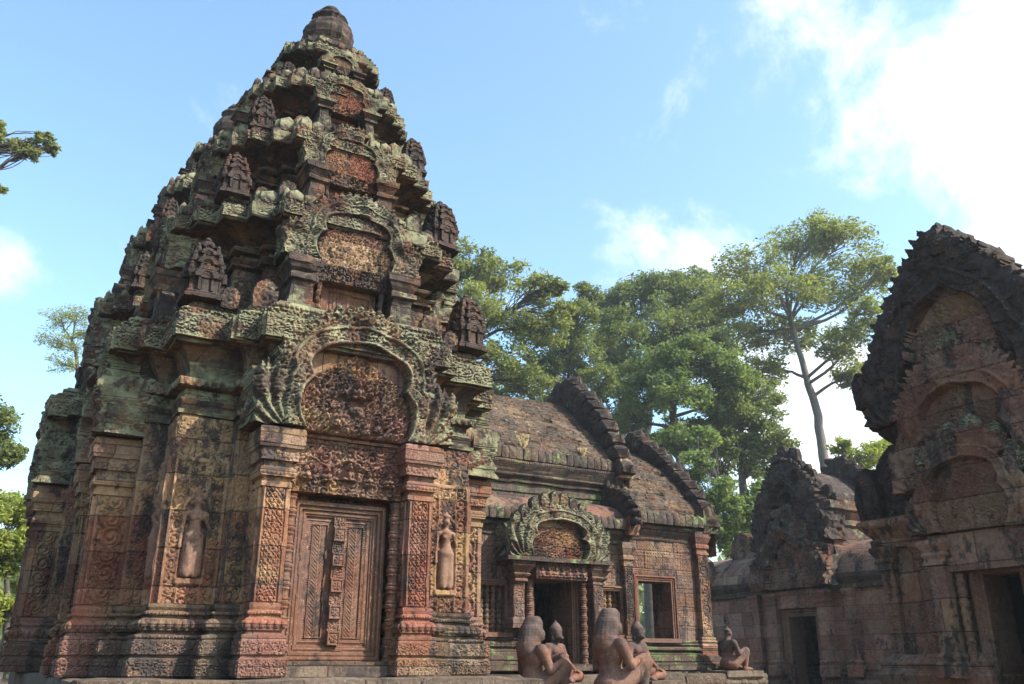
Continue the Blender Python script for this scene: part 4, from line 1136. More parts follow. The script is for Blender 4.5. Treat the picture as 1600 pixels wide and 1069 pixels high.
    for x in (10.03, 10.24):
        n = len(pts); gm.add([(x, y, z) for y, z in pts] + [(x, y, 2.2) for y, z in pts], [(i, i + 1, n + i + 1, n + i) for i in range(n - 1)])
    put(gm, 'gable_wall', M_hall)
    put(naga_block(.30, .46, .26, 2).tf((10.13, 12.93, 3.28)), 'naga_stone', M_carve, smooth=True)
    put(naga_block(.24, .40, .22, 3).tf((9.82, 12.40, 2.14)), 'naga_stone', M_carve, smooth=True)
    put(naga_block(.34, .50, .26, 4).tf((11.66, 12.42, 2.30)), 'naga_stone', M_hallc, smooth=True)
    # little edge stones of the aisle end
    ac = gable_crest([(12.45, 2.35), (12.50, 2.52), (12.66, 2.70), (12.95, 2.82), (13.2, 2.86)], 14.8, .12, .13, .15, 5, .5, False); ac.tf((9.80, 0, 0)); put(ac, 'aisle_crest', M_black)
    # vestibule
    vc = [(.0, 2.10), (.03, 2.11), (.035, 2.14), (.01, 2.15), (.02, 2.18), (.07, 2.25), (.08, 2.29), (.11, 2.30), (.12, 2.37), (.08, 2.38), (.08, 2.41)]
    a = strip(9.83, 11.68, OY - .03, 16.9, vc).merge(bands(rect(9.83, 11.68, OY - .03, 16.9), .11, 2.31, 2.365, lambda U, V: m_beads(U, V, .05), .014, .016, sides=FRONT)); a.w(.008, 5, 2, .006); put(a, 'vestibule_cornice', M_hallc)
    put(eave_tiles(10.0, 11.5, 12.43, 2.40, .145, .16, 90).w(.005, 6, 1, 0), 'eave_tiles', M_hallc)
    rc2 = [(12.48, 2.42), (12.58, 2.66), (12.86, 3.0), (13.35, 3.46), (13.95, 3.93), (14.8, 4.35)]
    r = brick_roof(10.12, 11.68, rc2, seed=5); r.merge(mirror_y(brick_roof(10.2, 11.68, rc2, .06, seed=2), 14.8)); put(r, 'vestibule_roof', M_roof)
    gc = gable_crest([(12.68, 2.5), (12.80, 2.78), (13.12, 3.16), (13.6, 3.65), (14.1, 4.08), (14.72, 4.45)], 14.8, .26, .28, .4, 23); gc.tf((11.75, 0, 0)); gc.w(.012, 6, 3, .004); put(gc, 'gable_crest', M_black)
    gm = MB(); C = curve_pts([(12.46, 2.38), (12.55, 2.7), (12.9, 3.1), (13.4, 3.55), (14., 4.0), (14.8, 4.35)]); pts = [(y, z) for y, z in C] + [(29.6 - y, z) for y, z in C[::-1]]
    for x in (11.66, 11.84):
        n = len(pts); gm.add([(x, y, z) for y, z in pts] + [(x, y, 1.9) for y, z in pts], [(i, i + 1, n + i + 1, n + i) for i in range(n - 1)])
    put(gm, 'gable_wall', M_hall)
    # corner pilaster with a vine
    def corner(x0, x1, zt, seed):
        p = sweep(rect(x0, x1, OY - .12, OY + .3), [(a * .7, z) for a, z in BASE[:-1]] + [(0, .457), (0, zt - .42), (.02, zt - .41), (.02, zt - .37), (.0, zt - .36), (.0, zt - .32), (.03, zt - .29), (.03, zt - .24), (.01, zt - .22), (.05, zt - .12), (.06, zt - .1), (.06, zt)], .05, .03)
        s = slab(-(x1 - x0) / 2 + .01, (x1 - x0) / 2 - .01, .47, zt - .43, lambda U, V: np.where(abs(U) > (x1 - x0) / 2 - .025, .018, .024 * m_vine(U, V, (x1 - x0) - .06, None, seed)), .010, .01)
        return p.merge(s.tf(((x0 + x1) / 2, OY - .123, 0))).w(.004, 6, seed, .003)
    put(corner(11.36, 11.62, 2.32, 4), 'pilaster', M_carve)
    put(corner(9.66, 9.84, 2.02, 6), 'pilaster', M_hall)
    # door porch
    pf, pt = pediment(.98, .012, 31, 'dense', 0, .78); P = put(pf.tf((8.12, 12.28, 1.63)), 'pediment', M_corn, smooth=True); pt.tf((8.12, 12.28, 1.63)); put(pt, 'tympanum', M_carve, P, True)
    fl = MB()
    for i, (x, z) in enumerate([(-.66, .56), (-.47, .70), (-.27, .78), (-.07, .82), (.12, .81), (.31, .76), (.50, .67), (.67, .53), (-.82, .42), (.85, .38)]): fl.merge(leaf_stone(.15, .30, .12, i).tf((8.12 + x * .98, 12.2, 1.63 + z - .02)))
    put(fl, 'crest_leaves', M_corn, smooth=True)
    put(box(7.1, 9.14, 12.12, 12.6, 1.56, 1.625, .05).w(.005, 5, 2, .005), 'string_course', M_hallc)
    li = slab(-.50, .50, 0, .26, lambda U, V: .05 * np.maximum(m_dense(U, V - .13, .03, 9, .03, .055), np.maximum.reduce([_fig(U, V, x) for x in np.linspace(-.4, .4, 7)])), .012, .3); put(li.tf((8.2, 12.26, 1.30)), 'lintel', M_carve, smooth=True)
    for sx in (-1, 1):
        cap = sweep(rect(8.2 + sx * .76 - .16, 8.2 + sx * .76 + .16, 12.24, 12.62), [(-.06, 1.24), (-.04, 1.25), (-.04, 1.28), (-.06, 1.29), (-.02, 1.33), (.0, 1.36), (-.03, 1.38), (.02, 1.45), (.05, 1.48), (.055, 1.56)], .05, .03)
        if sx > 0: cap.merge(corner_shaft(8.2 + .76 - .10, 8.2 + .76 + .10, 12.30, 12.62, 8))
        else: cap.merge(corner_shaft(8.2 - .76 - .10, 8.2 - .76 + .10, 12.36, 12.62, 9, .62))
        put(cap.w(.005, 6, 4, .004), 'pilaster', M_hall)
        put(colonnette(1.28, .055).tf((8.2 + sx * .53, 12.42, 0)), 'colonnette', M_door)
    put(nested_frame(.37, 1.30, .12, .012, .06, .5).tf((8.2, 12.54, .0)), 'door_frame', M_door)
    put(nested_frame(.37, .96, .11, .012, .05, .4).tf((10.35, 12.52, .42)).merge(box(9.86, 10.84, 12.44, 12.6, .35, .42, .06)), 'door_frame', M_door)
    for x in (7.02, 9.335):
        w = put(window(.56, .72).tf((x, 12.57, .47)), 'window', M_door)
        for k in range(5):
            c = colonnette(.72, .047); put(c.tf((x - .225 + k * .1125, 12.68, .47)), 'baluster', M_carve, w)
    # sill behind threshold
    put(box(7.6, 8.82, 12.3, 13.1, -.10, .0, .07).w(.006, 5, 2, .005), 'doorsill', M_hallc)
    put(box(4.0, 11.5, 13.1, 16.5, -.11, -.05, .5), 'floor_slab', M_floor)
    tf = MB()
    return t


def _fig(U, V, x):
    T = np.zeros(U.shape); figure(T, U, V, x, .03, .13); return T


def corner_shaft(x0, x1, y0, y1, seed, zb=.0):
    m = sweep(rect(x0, x1, y0, y1), [(.04, zb - .08), (.04, zb + .05), (0, zb + .07), (0, 1.26)], .06, .05)
    m.merge(slab(-(x1 - x0) / 2 + .01, (x1 - x0) / 2 - .01, zb + .1, 1.2, lambda U, V: .02 * m_vine(U, V, x1 - x0 - .04, None, seed), .012, .01).tf(((x0 + x1) / 2, y0 - .003, 0))); return m


HALL = hall()


# ------------------------------------------------------------------ library on the right
PEAK_O = [(.84, .44), (.76, .54), (.64, .69), (.46, .83), (.27, .97), (.06, 1.13), (0, 1.15)]
PEAK_I = [(.50, 0), (.56, .12), (.57, .24), (.50, .34), (.44, .36), (.44, .46), (.38, .56), (.24, .66), (0, .78)]
def ragged(outer, sc, tall, cx, y, z0, n, w, h, seed):
    P = np.array(smooth_pts(outer, 2)); P = np.concatenate([P, np.column_stack([-P[::-1][1:, 0], P[::-1][1:, 1]])]) * np.array([sc, sc * tall]); L = np.concatenate([[0], np.cumsum(np.hypot(*np.diff(P, axis=0).T))]); m = MB(); rs = random.Random(seed)
    for j in range(n):
        s = L[-1] * (j + .5 + rs.uniform(-.2, .2)) / n; x = np.interp(s, L, P[:, 0]); z = np.interp(s, L, P[:, 1]); k = rs.uniform(.55, 1.25)
        if rs.random() < .12: continue
        m.merge(leaf_stone(w * k, h * k, .12, seed + j).tf((0, 0, -.06), ry=float(np.clip(x * .35, -.6, .6))).tf((cx + x, y + rs.uniform(-.03, .04), z0 + z - .05)))
    return m.w(.015, 6, seed, .01)


def library():
    t = thing('temple_library', 'shaded stone library at the right edge with a steep flame-edged gable', 'library', (8.2, 4.92, -1.025), R(-90), None, .82)
    o = (0, 0, 1.25)
    def put(m, name, mat, parent=t, smooth=False): return m.tf(o).obj(name, mat, parent, smooth)
    for bx0, bx1 in ((-1.55, -.36), (.36, 1.55)): put(sweep(rect(bx0, bx1, 0, 6), [(.30, -1.62), (.30, -1.0), (.2, -.95), (.25, -.85), (.2, -.7), (.2, -.4), (.25, -.3), (.12, -.25), (.16, -.12), (.1, -.05), (.12, .02), (.04, .08), (0, .12)], .1, .06).w(.01, 4, 1, .01), 'base', M_dull)
    W = slab(-1.55, 1.55, -1.5, 1.45, lambda U, V: masonry(U, V, .44, .36, 3, .014), .025, .4, lambda U, V: ~((abs(U) < .22) & (V < .98))); W.tf((0, .12, 0)).w(.005, 4, 3, .004)
    W.merge(box(-1.5, -1.2, .5, 5.8, .1, 1.45, .15)).merge(box(1.2, 1.5, .5, 5.8, .1, 1.45, .15)); put(W, 'wall', M_dull)
    put(box(-.5, .5, .9, 1.2, -1.5, 1.4, .3), 'interior_shade_sheet', M_dark)  # added dark sheet, its colour stands for the shade inside the door
    def vp(x0, x1, yf, z1, seed, vine=True, pat=None):
        m = sweep(rect(x0, x1, yf, .4), [(.06, -.15), (.06, .0), (.03, .03), (.05, .08), (.0, .13), (0, z1 - .3), (.03, z1 - .29), (.02, z1 - .22), (.05, z1 - .18), (.03, z1 - .14), (.08, z1 - .05), (.08, z1)], .06, .04)
        f = (lambda U, V: .026 * m_vine(U, V, x1 - x0 - .03, None, seed)) if vine else (lambda U, V: .012 * m_leafcol(U, V, x1 - x0))
        m.merge(slab(-(x1 - x0) / 2 + .01, (x1 - x0) / 2 - .01, .14, z1 - .31, f, .013, .01).tf(((x0 + x1) / 2, yf - .003, 0))); return m.w(.006, 5, seed, .004)
    for s in (-1, 1):
        for k, (a, b, yf, z1, vine) in enumerate([(1.38, 1.56, .02, 1.42, True), (.80, .97, .0, 1.42, True), (.50, .72, -.22, 1.40, False)]):
            x0, x1 = sorted((s * a, s * b)); put(vp(x0, x1, yf, z1, 3 + k, vine), 'pilaster', M_dull)
        put(colonnette(1.0, .05).tf((s * .42, -.08, .0)), 'colonnette', M_dull)
        put(nested_frame(.01, 1.0, .01, .05).tf((0, 9, 0)), 'reveal', M_dull) if False else None
    put(nested_frame(.22, 2.0, .14, .014, .05, .5).tf((0, .05, -1.02)), 'door_frame', M_door)
    put(slab(-.72, .72, 0, .44, lambda U, V: .03 * np.maximum(.4 * m_row(U, V - .22, .36, 2), .3), .015, .4).tf((0, -.13, 1.02)).w(.008, 5, 2, .004), 'lintel', M_dull, smooth=True)
    ent = strip(-1.6, 1.6, .05, 5.9, [(0, 1.40), (.04, 1.42), (.05, 1.50), (.02, 1.52), (.10, 1.62), (.14, 1.66), (.15, 1.76), (.05, 1.78), (.0, 1.80)]).merge(bands(rect(-1.6, 1.6, .05, 5.9), .15, 1.67, 1.75, lambda U, V: m_petals(U, V, .1, .08), .02, .02, sides=FRONT)); put(ent.w(.015, 4, 3, .012), 'entablature', M_dull)
    up = strip(-1.15, 1.15, .25, 5.8, [(0, 1.7), (0, 2.55), (.06, 2.6), (.08, 2.68), (.03, 2.7), (.12, 2.82), (.18, 2.9), (.18, 3.02), (.05, 3.05)]); put(up.w(.02, 4, 3, .015), 'upper_wall', M_black)
    # three nested pediments, the tallest behind
    for (sc, z, y, tall, seed, mat, br) in ((1.38, 2.98, .12, 1.50, 51, M_black, .0), (1.05, 2.05, .0, 1.42, 52, M_dull, .0), (.82, 1.47, -.16, 1.28, 53, M_dull, .05)):
        pk = dict(outer_s=PEAK_O, inner_s=PEAK_I, tip=.11) if y > .1 else dict(tip=.11)
        pf, pt = pediment(sc, .0145, seed, 'dense', br, tall, **pk); pf.w(.010, 5, seed, .012)
        p = put(pf.tf((-.05, y, z)), 'pediment', mat, smooth=True); put(pt.tf((-.05, y, z)), 'tympanum', M_dull, p, True)
    put(ragged(PEAK_O, 1.05, 1.42, -.05, -.06, 2.05, 17, .19, .30, 4), 'crest_leaves', M_corn, smooth=True)
    put(ragged([(.80, .60), (.74, .74), (.63, .88), (.48, .99), (.28, 1.07), (0, 1.12)], .82, 1.28, -.05, -.22, 1.47, 13, .17, .26, 9), 'crest_leaves', M_corn, smooth=True)
    # serrated crest stones along the tall gable
    C = np.array(smooth_pts([(-1.25, 3.72), (-1.08, 3.98), (-.90, 4.40), (-.58, 4.72), (-.36, 4.98), (-.05, 5.28)], 2)); C = np.concatenate([C, np.column_stack([-.1 - C[::-1][1:, 0], C[::-1][1:, 1]])]); L = np.concatenate([[0], np.cumsum(np.hypot(*np.diff(C, axis=0).T))]); m = MB(); n = 21
    for j in range(n):
        s = L[-1] * j / (n - 1); x = np.interp(s, L, C[:, 0]); z = np.interp(s, L, C[:, 1]); st = lump(.10 + .03 * (j * 7 % 3), .16, .15 - .03 * (j * 5 % 3), .8, 70 + j); lean = np.clip((x + .05) * .9, -.8, .8)
        m.merge(st.tf((x, .10, z), ry=lean * .6))
    m.w(.01, 6, 2, 0); put(m, 'crest_stones', M_black)
    for s in (-1, 1):
        q = naga_block(.30, .50, .3, 7); 
        put(q.tf((s * 1.42 - .05, .06, 3.30)), 'naga_stone', M_black, smooth=True)
        put(naga_block(.34, .75, .35, 8).tf((s * 1.58, .0, 1.72)).w(.012, 5, 3, .004), 'naga_stone', M_black, smooth=True)
        x0, x1 = sorted((s * 1.02, s * 1.55)); put(leaf_stone(.55, .95, .30, 12).tf((s * 1.22, .12, 1.78)).w(.012, 4, 5, .01), 'half_pediment', M_black, smooth=True)
    # vaulted roof behind the gable
    C = curve_pts([(-1.32, 3.0), (-1.28, 3.35), (-1.05, 3.9), (-.7, 4.5), (-.35, 4.85), (0, 5.0)]); C = np.concatenate([C, np.column_stack([-C[::-1][1:, 0], C[::-1][1:, 1]])]); Y = np.arange(.3, 5.8, .12); m = MB(); n = len(C)
    P = np.array([(x, y, z) for y in Y for x, z in C]); i = np.arange(n - 1); q = [np.stack([k * n + i, k * n + i + 1, (k + 1) * n + i + 1, (k + 1) * n + i], 1)[:, ::-1] for k in range(len(Y) - 1)]; m.add(P, np.concatenate(q)); put(m.w(.02, 3, 1, .01), 'roof', M_roof)
    for s in (-1, 1): put(lump(.42, 2.6, .55, 0, 3).tf((s * 1.35, 3.2, 1.85)), 'aisle_roof', M_dull)
    return t


library()


# ------------------------------------------------------------------ entrance pavilion in the middle distance
def gopura():
    t = thing('entrance_pavilion', 'small ruined stone pavilion with a dark doorway and broken gable between hall and library', 'pavilion', (16.6, 14.8, -1.25), R(-90))
    o = (0, 0, 1.25)
    def put(m, name, mat, parent=t, smooth=False): return m.tf(o).obj(name, mat, parent, smooth)
    for bx0, bx1 in ((-3.4, -.62), (.62, 3.4)): put(sweep(rect(bx0, bx1, 0, 4.2), [(.30, -1.27), (.30, -.9), (.2, -.8), (.24, -.65), (.14, -.5), (.16, -.35), (.08, -.3), (.1, -.2), (.03, -.15), (.04, -.1), (0, -.08)], .15, .08).w(.01, 4, 1, .01), 'base', M_base)
    W = slab(-3.4, 3.4, -1.2, 1.62, lambda U, V: masonry(U, V, .46, .34, 9, .02), .03, .4, lambda U, V: ~((abs(U) < .40) & (V < 1.04))); W.tf((0, .02, 0)).w(.005, 4, 3, .004); W.merge(box(-3.38, -3.0, .4, 4.1, -.2, 1.6, .3)).merge(box(3.0, 3.38, .4, 4.1, -.2, 1.6, .3)); put(W, 'wall', M_gop)
    put(box(-.9, .9, 1.6, 1.8, -1.2, 1.5, .5), 'interior_shade_sheet', M_dark)  # added near-black sheet painting the doorway's inner shade
    for s in (-1, 1):
        for k, (a, b, yf) in enumerate([(.62, .90, -.22), (1.28, 1.50, -.10), (3.1, 3.4, -.08)]):
            x0, x1 = sorted((s * a, s * b)); put(sweep(rect(x0, x1, yf, .3), [(.06, -.25), (.06, -.05), (.03, 0), (.05, .05), (0, .1), (0, 1.3), (.03, 1.31), (.03, 1.36), (.0, 1.38), (.05, 1.48), (.06, 1.5), (.06, 1.58)], .08, .05).w(.008, 5, 2, .006), 'pilaster', M_gop)
    put(nested_frame(.40, 2.1, .16, .018, .08, .4).tf((0, -.04, -1.06)), 'door_frame', M_door)
    put(slab(-.85, .85, 0, .40, lambda U, V: .05 * m_dense(U, V - .2, .05, 4, .07, .14) * (abs(U) < .6), .02, .4).tf((0, -.16, 1.22)).w(.01, 5, 2, .006), 'lintel', M_gop, smooth=True)
    put(strip(-3.45, 3.45, -.0, 4.2, [(0, 1.55), (.05, 1.58), (.06, 1.66), (.02, 1.68), (.12, 1.80), (.14, 1.90), (.05, 1.92)], .1).w(.012, 4, 3, .012), 'cornice', M_hallc)
    for (x0, x1) in ((-3.4, -1.1), (1.1, 3.4)):
        hv = MB()
        C = curve_pts([(-.05, 1.88), (.0, 2.15), (.2, 2.42), (.55, 2.62), (1.1, 2.72), (2.1, 2.75)], 2); X = np.arange(x0, x1 + .01, .1); n = len(C); P = np.array([(x, y, z + .03 * hsh(np.array([int(x / .5)]), np.array([int(z / .3)]), np.array([0]))[0]) for x in X for y, z in C]); i = np.arange(n - 1)
        hv.add(P, np.concatenate([np.stack([k * n + i, (k + 1) * n + i, (k + 1) * n + i + 1, k * n + i + 1], 1) for k in range(len(X) - 1)])); hb = mirror_y(hv.copy(), 2.1)
        put(hv.w(.01, 3, 1, .01), 'aisle_roof', M_dull); put(hb.w(.01, 3, 1, .01), 'aisle_roof', M_dull)
    pf, pt = pediment(1.18, .02, 61, 'dense', .25, 1.22, outer_s=PEAK_O, inner_s=PEAK_I, tip=.09); pf.w(.03, 4, 61, .02); p = put(pf.tf((0, -.26, 1.66)), 'pediment', M_up, smooth=True); put(pt.tf((0, -.26, 1.66)), 'tympanum', M_dull, p, True)
    put(ragged(PEAK_O, 1.18, 1.22, 0, -.22, 1.66, 15, .24, .34, 14), 'crest_leaves', M_up, smooth=True)
    put(ragged(PEAK_O, 1.2, 1.62, -.06, .06, 2.68, 17, .26, .40, 24), 'crest_leaves', M_black, smooth=True)
    # upper body with its broken gable and rear crest
    up = strip(-1.05, 1.05, .12, 1.9, [(0, 1.7), (.1, 2.3), (.12, 2.5), (.0, 2.55), (0, 3.0), (.05, 3.05), (.05, 3.15), (.0, 3.18), (.12, 3.34), (.18, 3.38), (.18, 3.56), (.05, 3.6)], .1)
    put(up.w(.02, 4, 3, .02), 'upper_wall', M_up)
    pf, pt = pediment(1.2, .02, 62, 'dense', .30, 1.62, outer_s=PEAK_O, inner_s=PEAK_I, tip=.09); pf.w(.04, 3.5, 62, .03); p = put(pf.tf((-.06, -.0, 2.68)), 'pediment', M_black, smooth=True); put(pt.tf((-.06, -.0, 2.68)), 'tympanum', M_black, p, True)
    C = [(-1.1, 3.45), (-1.0, 3.6), (-.8, 3.85), (-.5, 4.15), (-.22, 4.4), (0, 4.52)]
    gcl = gable_crest([(x, z + .08) for x, z in C], 0, .22, .2, .35, 81); v = gcl.verts(); gcl.setverts(np.column_stack([v[:, 1], v[:, 0], v[:, 2]])); gcl.Q = [q[:, ::-1] for q in gcl.Q]
    g2 = gcl.copy(); put(gcl.tf((0, 1.9, .12)).w(.04, 5, 2, .02), 'rear_crest', M_black)
    g2 = None
    CC = curve_pts(C); CC = np.concatenate([CC, np.column_stack([-CC[::-1][1:, 0], CC[::-1][1:, 1]])]); Y = np.arange(.15, 1.9, .12); n = len(CC); P = np.array([(x, y, z) for y in Y for x, z in CC]); i = np.arange(n - 1); m = MB()
    m.add(P, np.concatenate([np.stack([k * n + i, k * n + i + 1, (k + 1) * n + i + 1, (k + 1) * n + i], 1)[:, ::-1] for k in range(len(Y) - 1)])); put(m.w(.02, 4, 1, .01), 'roof', M_black)
    tl = MB()
    for s in (-1, 1):
        for k in range(12): tl.merge(lump(.06, .09, .09, .4, k).tf((s * 1.18, .25 + k * .145, 3.66)))
    put(tl, 'eave_tiles', M_black)
    put(leaf_stone(.75, .95, .25, 3).tf((-2.25, .5, 2.3)).w(.02, 4, 3, .01), 'side_gable', M_dull, smooth=True)
    put(naga_block(.4, .7, .25, 4).tf((-3.1, -.1, 1.92)), 'naga_stone', M_dull, smooth=True)
    put(box(-3.0, 3.0, 3.9, 4.15, -.2, 1.6, .4), 'rear_wall', M_gop)
    return t


gopura()


# ------------------------------------------------------------------ guardian statues
def guardian(kind='monkey', flip=1):
    p = []
    s = flip
    E_ = lambda c, r, k=.02: p.append(('e', c, r, k))
    Cc = lambda a, b, r1, r2, k=.02: p.append(('c', a, b, r1, r2, k))
    E_((0, .04, .11), (.145, .125, .10)); E_((0, .03, .22), (.105, .088, .12), .03); E_((0, .03, .38), (.135, .09, .12), .03)
    Cc((-.15, .03, .455), (.15, .03, .455), .048, .048, .03); E_((-.055, -.045, .40), (.055, .03, .045), .02); E_((.055, -.045, .40), (.055, .03, .045), .02)
    Cc((0, .03, .46), (0, .01, .54), .052, .048, .02)
    # raised leg
    Cc((s * .09, .0, .11), (s * .15, -.24, .30), .088, .062); Cc((s * .15, -.24, .30), (s * .13, -.22, .05), .058, .036); Cc((s * .13, -.20, .03), (s * .13, -.36, .02), .036, .026)
    for q in range(5): Cc((s * (.108 + .012 * q), -.34, .02), (s * (.104 + .014 * q), -.385 + .004 * q, .012), .011, .009, .006)
    # folded leg
    Cc((-s * .09, .0, .09), (-s * .29, -.17, .075), .09, .065); Cc((-s * .29, -.17, .07), (-s * .04, -.24, .045), .058, .036); Cc((-s * .04, -.24, .04), (s * .05, -.25, .03), .034, .024)
    # arm on the raised knee
    Cc((s * .175, .03, .445), (s * .215, -.03, .28), .048, .036); Cc((s * .215, -.03, .28), (s * .16, -.21, .36), .036, .025); E_((s * .155, -.25, .368), (.028, .036, .018), .01)
    for q in range(4): Cc((s * (.135 + .014 * q), -.27, .365), (s * (.132 + .015 * q), -.315 + .004 * q, .335), .0095, .0075, .004)
    Cc((s * .13, -.24, .36), (s * .112, -.27, .345), .010, .008, .004)
    # arm on the folded thigh
    Cc((-s * .175, .03, .445), (-s * .235, -.01, .27), .048, .036); Cc((-s * .235, -.01, .27), (-s * .225, -.15, .165), .036, .025); E_((-s * .225, -.18, .148), (.028, .036, .018), .01)
    for q in range(4): Cc((-s * (.205 + .014 * q), -.20, .142), (-s * (.202 + .015 * q), -.245 + .004 * q, .125), .0095, .0075, .004)
    Cc((-s * .20, -.17, .145), (-s * .178, -.20, .135), .010, .008, .004)
    # belt
    for q in range(16):
        a = q / 16 * 2 * PI; b = (q + 1) / 16 * 2 * PI; Cc((.118 * math.cos(a), .03 + .10 * math.sin(a), .185), (.118 * math.cos(b), .03 + .10 * math.sin(b), .185), .012, .012, .004)
    if kind == 'monkey':
        E_((0, -.01, .605), (.074, .082, .085), .02); E_((0, -.085, .578), (.042, .045, .032), .015); E_((0, -.07, .632), (.055, .022, .014), .008)
        for sx in (-1, 1):
            E_((sx * .028, -.083, .618), (.012, .010, .009), .003); E_((sx * .078, .0, .61), (.014, .02, .028), .005)
            for q in range(10):
                a = q / 10 * 2 * PI; b = (q + 1) / 10 * 2 * PI; Cc((sx * .088, .005 + .022 * math.cos(a), .56 + .022 * math.sin(a)), (sx * .088, .005 + .022 * math.cos(b), .56 + .022 * math.sin(b)), .009, .009, .003)
        Cc((-.018, -.125, .567), (.018, -.125, .567), .005, .005, .003)
        Cc((0, 0, .655), (0, 0, .675), .080, .083, .006); Cc((0, 0, .70), (0, 0, .725), .066, .055, .008); Cc((0, 0, .745), (0, 0, .755), .035, .03, .008); Cc((0, 0, .77), (0, 0, .815), .024, .006, .006)
    elif kind == 'wig':
        E_((0, -.03, .60), (.066, .075, .085), .015); E_((0, -.105, .60), (.014, .018, .022), .008); E_((0, -.095, .56), (.03, .016, .010), .006)
        for sx in (-1, 1): E_((sx * .026, -.095, .622), (.013, .009, .008), .003); E_((sx * .08, -.03, .585), (.012, .018, .035), .004)
        Cc((0, .085, .475), (0, .045, .62), .098, .094, .01); Cc((0, .045, .62), (0, .02, .69), .094, .082, .01); E_((0, .02, .70), (.078, .085, .06), .01)
    else:
        E_((0, -.01, .60), (.062, .07, .082), .015); E_((0, -.08, .595), (.012, .016, .018), .006)
        for sx in (-1, 1): E_((sx * .064, 0, .60), (.011, .016, .03), .004); E_((sx * .024, -.072, .617), (.011, .008, .007), .003)
        E_((0, .01, .66), (.062, .065, .035), .01); Cc((0, .01, .69), (0, .01, .72), .03, .018, .006)

    fat = lambda a: 1.13 if a > .028 else 1.0
    q_ = []
    for z_ in p:
        if z_[0] == 'c': q_.append(('c', z_[1], z_[2], z_[3] * fat(z_[3]), z_[4] * fat(z_[4]), z_[5]))
        elif z_[1][2] < .5: q_.append(('e', z_[1], tuple(v * fat(v) for v in z_[2]), z_[3]))
        else: q_.append(z_)
    p = q_

    def det(S, X, Y, Zz):
        if kind == 'wig': S = np.maximum(S, Zz - .765)
        if kind == 'wig': m = (Zz > .50) & (Y > -.06) | (Zz > .665); return S + np.where(m, -.0085 * abs(np.cos(Zz * PI / .026)) * (.6 + .25 * np.cos(np.arctan2(Y, X) * 26)), 0)
        return S
    return sdf_mesh(p, .0105, .02, .04, det)


def put_statue(mesh, px, d, z, rz, sc, label, name, cat, grp, sq=.42):
    v = pixdir(px, 1037); k = d / math.hypot(v.x, v.y); x, y = v.x * k, v.y * k
    o = link(name, mesh, None, (x, y, z), R(rz), sc); tag(o, label, cat, grp)
    return x, y


gm = guardian('wig', -1).mesh('wigged_guardian_statue', M_statue, True); mk = guardian('monkey', -1).mesh('monkey_guardian_statue', M_statue, True); gf = guardian('far', -1).mesh('kneeling_guardian_statue', M_statue, True)
gm2 = guardian('wig', -1)


def pedestal(x, y, z, rz, label, w=.5, d=.62):
    m = sweep(rect(-w / 2, w / 2, -d / 2 - .04, d / 2 - .04), [(.06, 0), (.06, .12), (.0, .15), (0, z + 1.25 - .16), (.05, z + 1.25 - .10), (.05, z + 1.25 - .004)], .08, .06).w(.006, 5, int(x * 7), .005)
    o = m.obj('stone_pedestal', M_floor, None, loc=(x, y, -1.25), rz=R(rz)); tag(o, label, 'pedestal', 'pedestals under the guardian statues')


G = 'guardian statues around the hall steps'
for (me, px, d, z, rz, sc, nm, lab, plab) in [
    (gm, 836, 8.9, -.33, 92, 1.0, 'wigged_guardian_statue', 'seated statue in ribbed tall wig seen from behind, the one nearest the large tower', 'stone pedestal under the wigged statue nearest the large tower'),
    (gm, 958, 8.7, -.30, 92, 1.04, 'wigged_guardian_statue', 'seated statue in ribbed tall wig seen from behind, second from the tower and largest', 'stone pedestal under the second, largest wigged statue'),
    (mk, 869, 12.0, -.215, 20, .93, 'monkey_guardian_statue', 'monkey-faced seated statue with pointed crown in front of the dark porch doorway', 'stone pedestal under the monkey statue before the dark doorway'),
    (mk, 998, 12.0, -.19, 14, .90, 'monkey_guardian_statue', 'monkey-faced seated statue with crown in front of the right baluster window and wall', 'stone pedestal under the right-hand monkey statue'),
    (gf, 1141, 16.6, -.10, 88, 1.0, 'kneeling_guardian_statue', 'small dark seated statue in profile alone at the far end of the terrace', 'low stone pedestal under the lone dark statue at the far terrace end')]:
    x, y = put_statue(me, px, d, z, rz, sc, lab, nm, 'statue', G)
    pedestal(x, y, z, rz, plab, .56, .72)

# ------------------------------------------------------------------ trees
GREENS = [leafmat('leaf_deep_green', (.075, .10, .035), (.20, .22, .08)), leafmat('leaf_mid_green', (.10, .12, .04), (.26, .265, .09)), leafmat('leaf_yellow_green', (.14, .17, .03), (.32, .33, .07)), leafmat('leaf_bright_green', (.07, .10, .04), (.185, .225, .08))]


def tube(pts, r0, r1, n=6):
    P = np.array(pts, float); k = len(P); T = np.gradient(P, axis=0); T /= np.linalg.norm(T, axis=1)[:, None] + 1e-9
    up = np.array([.3, .2, .93]); A = np.cross(T, up); A /= np.linalg.norm(A, axis=1)[:, None] + 1e-9; Bv = np.cross(T, A); r = np.linspace(r0, r1, k); t = np.arange(n) / n * 2 * PI
    V = (P[:, None] + r[:, None, None] * (A[:, None] * np.cos(t)[None, :, None] + Bv[:, None] * np.sin(t)[None, :, None])).reshape(-1, 3)
    i = np.arange(n); j = (i + 1) % n; m = MB(); m.add(V, np.concatenate([np.stack([a * n + i, a * n + j, (a + 1) * n + j, (a + 1) * n + i], 1) for a in range(k - 1)])); return m


def bend(a, b, rs, amt=.12, n=7, sag=0):
    a = np.array(a); b = np.array(b); L = np.linalg.norm(b - a); off = rs.normal(0, amt * L * .5, 3); t = np.linspace(0, 1, n)[:, None]
    P = a + (b - a) * t + off * np.sin(t * PI) + rs.normal(0, .012 * L, (n, 3)) * np.sin(t * PI); P[:, 2] += sag * L * np.sin(t[:, 0] * PI); return P


